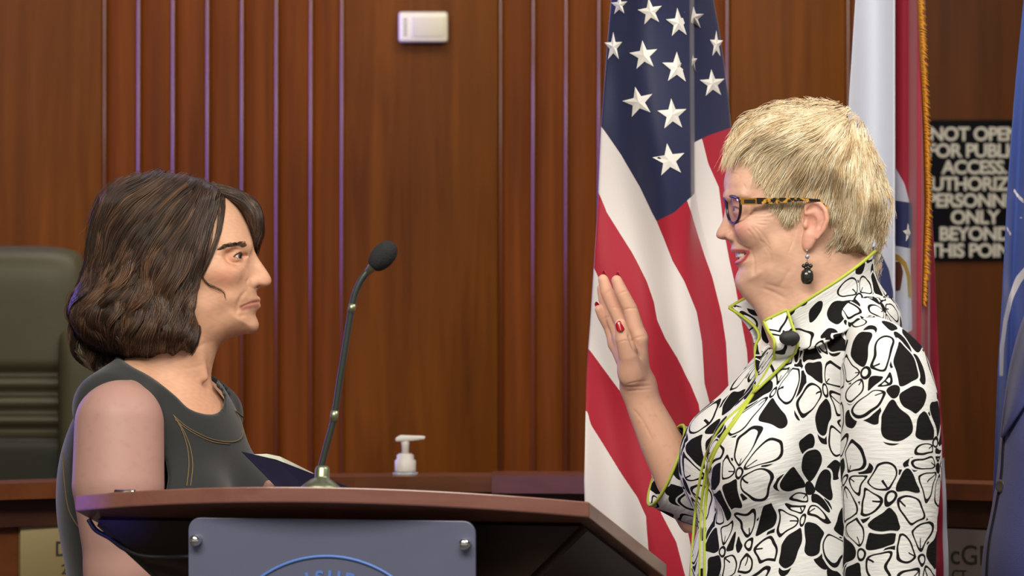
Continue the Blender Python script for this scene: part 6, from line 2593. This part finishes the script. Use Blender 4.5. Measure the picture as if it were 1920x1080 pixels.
# front flap below the collar (placket)
inner_e = [(1432, 603), (1441, 622), (1452, 641), (1450, 671), (1435, 701), (1412, 737)]
outer_e = [(1476, 582), (1486, 612), (1496, 641), (1490, 660), (1462, 690), (1415, 735)]
ie = smooth_path([(a, b, 0) for a, b in inner_e], 24)
oe = smooth_path([(a, b, 0) for a, b in outer_e], 24)
yb = np.interp(np.linspace(0, 1, 24), [0, .35, .6, 1], [-.088, -.122, -.130, -.118])
V = []
UVc = []
jh = lambda x, y, d: on_jacket([(x, y), (x + .5, y + .5)], 2, 0, d, 0)[0].y
o_ = Vector((0, 0, CZ))
for i in range(24):
    for j in range(6):
        t = j / 5
        x, y = ie[i, 0] * (1 - t) + oe[i, 0] * t, ie[i, 1] * (1 - t) + oe[i, 1] * t
        d = Vector(((x - 960) / F, 1, -(y - 540) / F)).normalized()
        hit = bv_j.ray_cast(o_ + d * 5, d)
        Y = YR + yb[i] + .006 * (1 - t)
        if hit[0] is not None:
            Y = min(Y, hit[0].y - .004) if i < 12 else hit[0].y - .005
        V.append(P(x, y, Y))
        UVc.append(((x - 1400) * kR + 7.7, y * kR + 3.3, 0))
for _ in range(3):
    A = np.array([tuple(v) for v in V]).reshape(24, 6, 3)
    A[1:-1, :, 1] = (A[:-2, :, 1] + A[2:, :, 1] + 2 * A[1:-1, :, 1]) / 4
    V = [Vector(v) for v in A.reshape(-1, 3)]
idx = np.arange(24 * 6).reshape(24, 6)
Q = np.stack([idx[:-1, :-1], idx[1:, :-1], idx[1:, 1:], idx[:-1, 1:]], -1).reshape(-1, 4)
me = mesh_np('front_flap', np.array([tuple(v) for v in V]), Q)
set_vec(me, 'fuv', np.array(UVc))
flap = obj('front_flap', me, M_flor, jacket)
sm = flap.modifiers.new('thickness', 'SOLIDIFY')
sm.thickness = 0.003
sm.offset = 0
A = np.array([tuple(v) for v in V]).reshape(24, 6, 3)
tube('flap_piping', A[:, 0] + np.array([0, -.002, 0]), 0.0023, M_lime, flap, 6)
tube('flap_piping', A[:, -1] + np.array([0, -.002, 0]), 0.0023, M_lime, flap, 6)
tube('flap_piping', A[0] + np.array([0, -.002, .001]), 0.0023, M_lime, flap, 6)
# button
bc = A[9, 2] + np.array([0, -.004, 0])
M_button = mat('black_fabric_button', (0.014, 0.014, 0.015), 0.6)
lathe('button', [(0, -.003), (.012, -.003), (.0145, 0), (.0135, .0025), (0, .0045)], M_button, flap, 28, Matrix.Translation(Vector(r_(1470, 632, 0)) + Vector((0, bc[1] - YR - .004, 0))) @ Matrix.Rotation(math.pi / 2, 4, 'X') @ Matrix.Diagonal((1.0, .72, 1, 1)))
# front edges
pa = on_jacket([(1414, 736), (1385, 780), (1358, 819), (1337, 857), (1327, 905), (1322, 970), (1321, 1085), (1320, 1240)], 70, .0015)
tube('front_piping', pa, 0.0026, M_lime, jacket, 6)
pb = on_jacket([(1409, 738), (1380, 782), (1352, 822), (1331, 860), (1320, 908), (1314, 970), (1312, 1085), (1311, 1240)], 70, .0008)
tube('front_piping', pb, 0.0022, M_lime, jacket, 6)
pc = on_jacket([(1414, 735), (1390, 762), (1358, 792), (1334, 830), (1319, 868), (1307, 932), (1300, 1000), (1296, 1077), (1294, 1200)], 70, .001)
tube('front_piping', pc, 0.0020, M_lime, jacket, 6)
# far front edge from collar tip down to the closing
fe = [r_(1370, 577, .046), r_(1396, 595, .030), r_(1418, 615, .018), r_(1424, 632, .010), r_(1416, 652, .0), r_(1416, 700, -.03)]
tail = on_jacket([(1414, 728), (1412, 737)], 2, .004, -.1, 0)
tube('far_front_piping', fe + tail, 0.0023, M_lime, collar, 6, resample=40)
# far lapel surface
lf = smooth_path(fe, 16)
rt = smooth_path([r_(1423, 560, .060), r_(1440, 600, .050), r_(1448, 640, .030), r_(1446, 680, .0), r_(1436, 715, -.03)], 16)
V = []
UVc = []
for i in range(16):
    for j in range(5):
        t = j / 4
        q = lf[i] * (1 - t) + rt[i] * t
        V.append(q)
        UVc.append((q[0] + 9.1, q[2] + .33, 0))
idx = np.arange(80).reshape(16, 5)
Q = np.stack([idx[:-1, :-1], idx[1:, :-1], idx[1:, 1:], idx[:-1, 1:]], -1).reshape(-1, 4)
me = mesh_np('lapel', np.array(V), Q)
set_vec(me, 'fuv', np.array(UVc))
lp_ = obj('lapel', me, M_flor, jacket)
sm = lp_.modifiers.new('thickness', 'SOLIDIFY')
sm.thickness = 0.003
sm.offset = 0
# trousers and shoes
M_slack = mat('black_slacks', (0.015, 0.015, 0.018), 0.8, bump=(400, .1))
vt = Vol((PX(1530, YR) - .26, YR - .26, -0.01), (PX(1530, YR) + .26, YR + .26, 0.90), 0.008)
hc = np.array([NR[0] + fR[0] * .03, NR[1] + fR[1] * .03, 0])
for sd in (1, -1):
    hp = hc + lR * sd * .085
    vt.chain([hp + up * .84, hp + up * .46, hp + up * .06], [.105, .078, .072], .02)
vt.op(lambda x, y, z: 0.035 - z + 0 * x + 0 * y, None, None, 'i', .002)
Vt, Qt = vt.mesh()
obj('trousers', mesh_np('trousers', Vt, Qt), M_slack, wr)
for sd in (1, -1):
    hp = hc + lR * sd * .085
    vs_ = Vol(hp + np.array([-.2, -.1, -.002]), hp + np.array([.2, .1, .1]), 0.005)
    vs_.ell(hp + fR * .045 + up * .03, (.125, .042, .036), .01, 'u', AX)
    vs_.op(lambda x, y, z: -z + 0 * x + 0 * y, None, None, 'i', .002)
    V_, Q_ = vs_.mesh()
    obj('shoe', mesh_np('shoe', V_, Q_), M_black, wr)

# ------------------------------------------------------------------ person in the blue suit at the edge
YT = 6.7
man = thing('person', 'person in a blue suit jacket standing in front of the blue flag', 'person', (PX(2010, YT), YT, 0))
M_suit = mat('blue_suit_wool', srgb(78, 84, 142), 0.85, bump=(420, 0.5, (1, 1, 3)), sheen=0.2, spec=0.2)
M_suitd = mat('navy_lining', srgb(20, 20, 34), 0.7)
suit = Inflate([(1965, 545), (1930, 580), (1912, 620), (1894, 690), (1884, 760), (1877, 830), (1872, 890), (1861, 960), (1848, 1025), (1843, 1080), (1842, 1180), (1850, 1330), (2230, 1330), (2230, 900), (2225, 720), (2200, 610), (2160, 550), (2060, 530)], YT, YT,
               [(1900, 700, .12), (2050, 620, .16), (2030, 750, .185), (1900, 900, .15), (2020, 1000, .18), (1900, 1150, .17), (2030, 1250, .185)], .10, 2.3)
vm = Vol((PX(1820, YT), YT - .26, PZ(1340, YT)), (PX(2250, YT), YT + .26, PZ(525, YT)), 0.005)
vm.op(suit)
t_ = lambda x, y, dy=0.0: np.array(tuple(P(x, y, YT))) + np.array([0, dy, 0])
for sd in (-1, 1):
    vm.chain([t_(2050, 600, sd * .10), t_(2065, 665, sd * .185), t_(2075, 900, sd * .21), t_(2040, 1180, sd * .215)], [.05, .07, .062, .05], .02)
Vm, Qm = vm.mesh()
Vm = relax(Vm, Qm, 2, .5)
coat = obj('suit_jacket', mesh_np('suit_jacket', Vm, Qm), M_suit, man)
bv_m = BVHTree.FromPolygons([tuple(v) for v in Vm], [tuple(int(i) for i in q) for q in Qm])


def on_suit(pts, n=24, lift=.003):
    return drape(bv_m, [tuple(q) for q in smooth_path([(a, b, 0) for a, b in pts], n)[:, :2]], 5.0, lift)


# lapel lying on the chest, its dark edge towards the front
ed_ = on_suit([(1931, 604), (1914, 655), (1901, 710), (1893, 760), (1886, 820)], 20, .004)
in_ = on_suit([(1990, 600), (1975, 655), (1955, 710), (1930, 760), (1890, 822)], 20, .007)
k = min(len(ed_), len(in_))
if k > 3:
    V = ed_[:k] + in_[:k]
    fs = [(i, i + 1, k + i + 1, k + i) for i in range(k - 1)]
    lpl = pymesh('lapel', V, fs, M_suit, coat, True)
    sm = lpl.modifiers.new('thickness', 'SOLIDIFY')
    sm.thickness = .004
tube('front_edge', on_suit([(1908, 660), (1897, 715), (1889, 765), (1883, 830), (1879, 890), (1869, 950), (1856, 1020), (1851, 1085), (1850, 1180)], 50, .0), .0035, M_suitd, coat, 6)
for bx_, by_ in ((1879, 912), (1862, 1100)):
    q = on_suit([(bx_, by_), (bx_ + .5, by_ + .5)], 2, .002)
    if q:
        lathe('button', [(0, -.001), (.009, -.001), (.010, .001), (.0085, .003), (.006, .0024), (0, .0024)], mat('horn_button', srgb(84, 78, 74), .35), coat, 20, Matrix.Translation(q[0]) @ Matrix.Rotation(math.radians(-50), 4, 'Z') @ Matrix.Rotation(math.pi / 2, 4, 'X'))
# trousers, shoes
vt = Vol((PX(2010, YT) - .25, YT - .25, 0.0), (PX(2010, YT) + .25, YT + .25, PZ(1290, YT)), 0.008)
hc = np.array([PX(2015, YT), YT, 0])
for sd in (-1, 1):
    vt.chain([hc + np.array([0, sd * .09, .82]), hc + np.array([0, sd * .095, .45]), hc + np.array([0, sd * .10, .07])], [.10, .08, .07], .02)
vt.op(lambda x, y, z: 0.03 - z + 0 * x + 0 * y, None, None, 'i', .002)
V_, Q_ = vt.mesh()
obj('trousers', mesh_np('trousers', V_, Q_), M_suit, man)
for sd in (-1, 1):
    c = hc + np.array([-.06, sd * .10, .03])
    vs_ = Vol(c - np.array([.18, .08, .031]), c + np.array([.18, .08, .07]), .005)
    vs_.ell(c, (.14, .045, .042), .01)
    vs_.op(lambda x, y, z: -z + 0 * x + 0 * y, None, None, 'i', .002)
    V_, Q_ = vs_.mesh()
    obj('shoe', mesh_np('shoe', V_, Q_), M_black, man)
# head above the frame edge
off = t_(2135, 520) - r_(1530, 610)
Vq = HEAD_R[0] + off
me = mesh_np('head', Vq, HEAD_R[1])
set_col(me, HEAD_R[2] * 0.9)
obj('body', me, M_skin_l, man)
me = mesh_np('hair', HAIR_R[0] + off, HAIR_R[1])
obj('hair', me, mat('grey_hair', srgb(92, 86, 80), .6, bump=(300, .5, (1, 1, .2))), man)
for sd in (-1, 1):
    eyeball('eye', r_(1389, 393, sd * .0325) + off, .0122, (-1, sd * 0.06, 0.0), (0.10, 0.13, 0.16), man, M_eye)
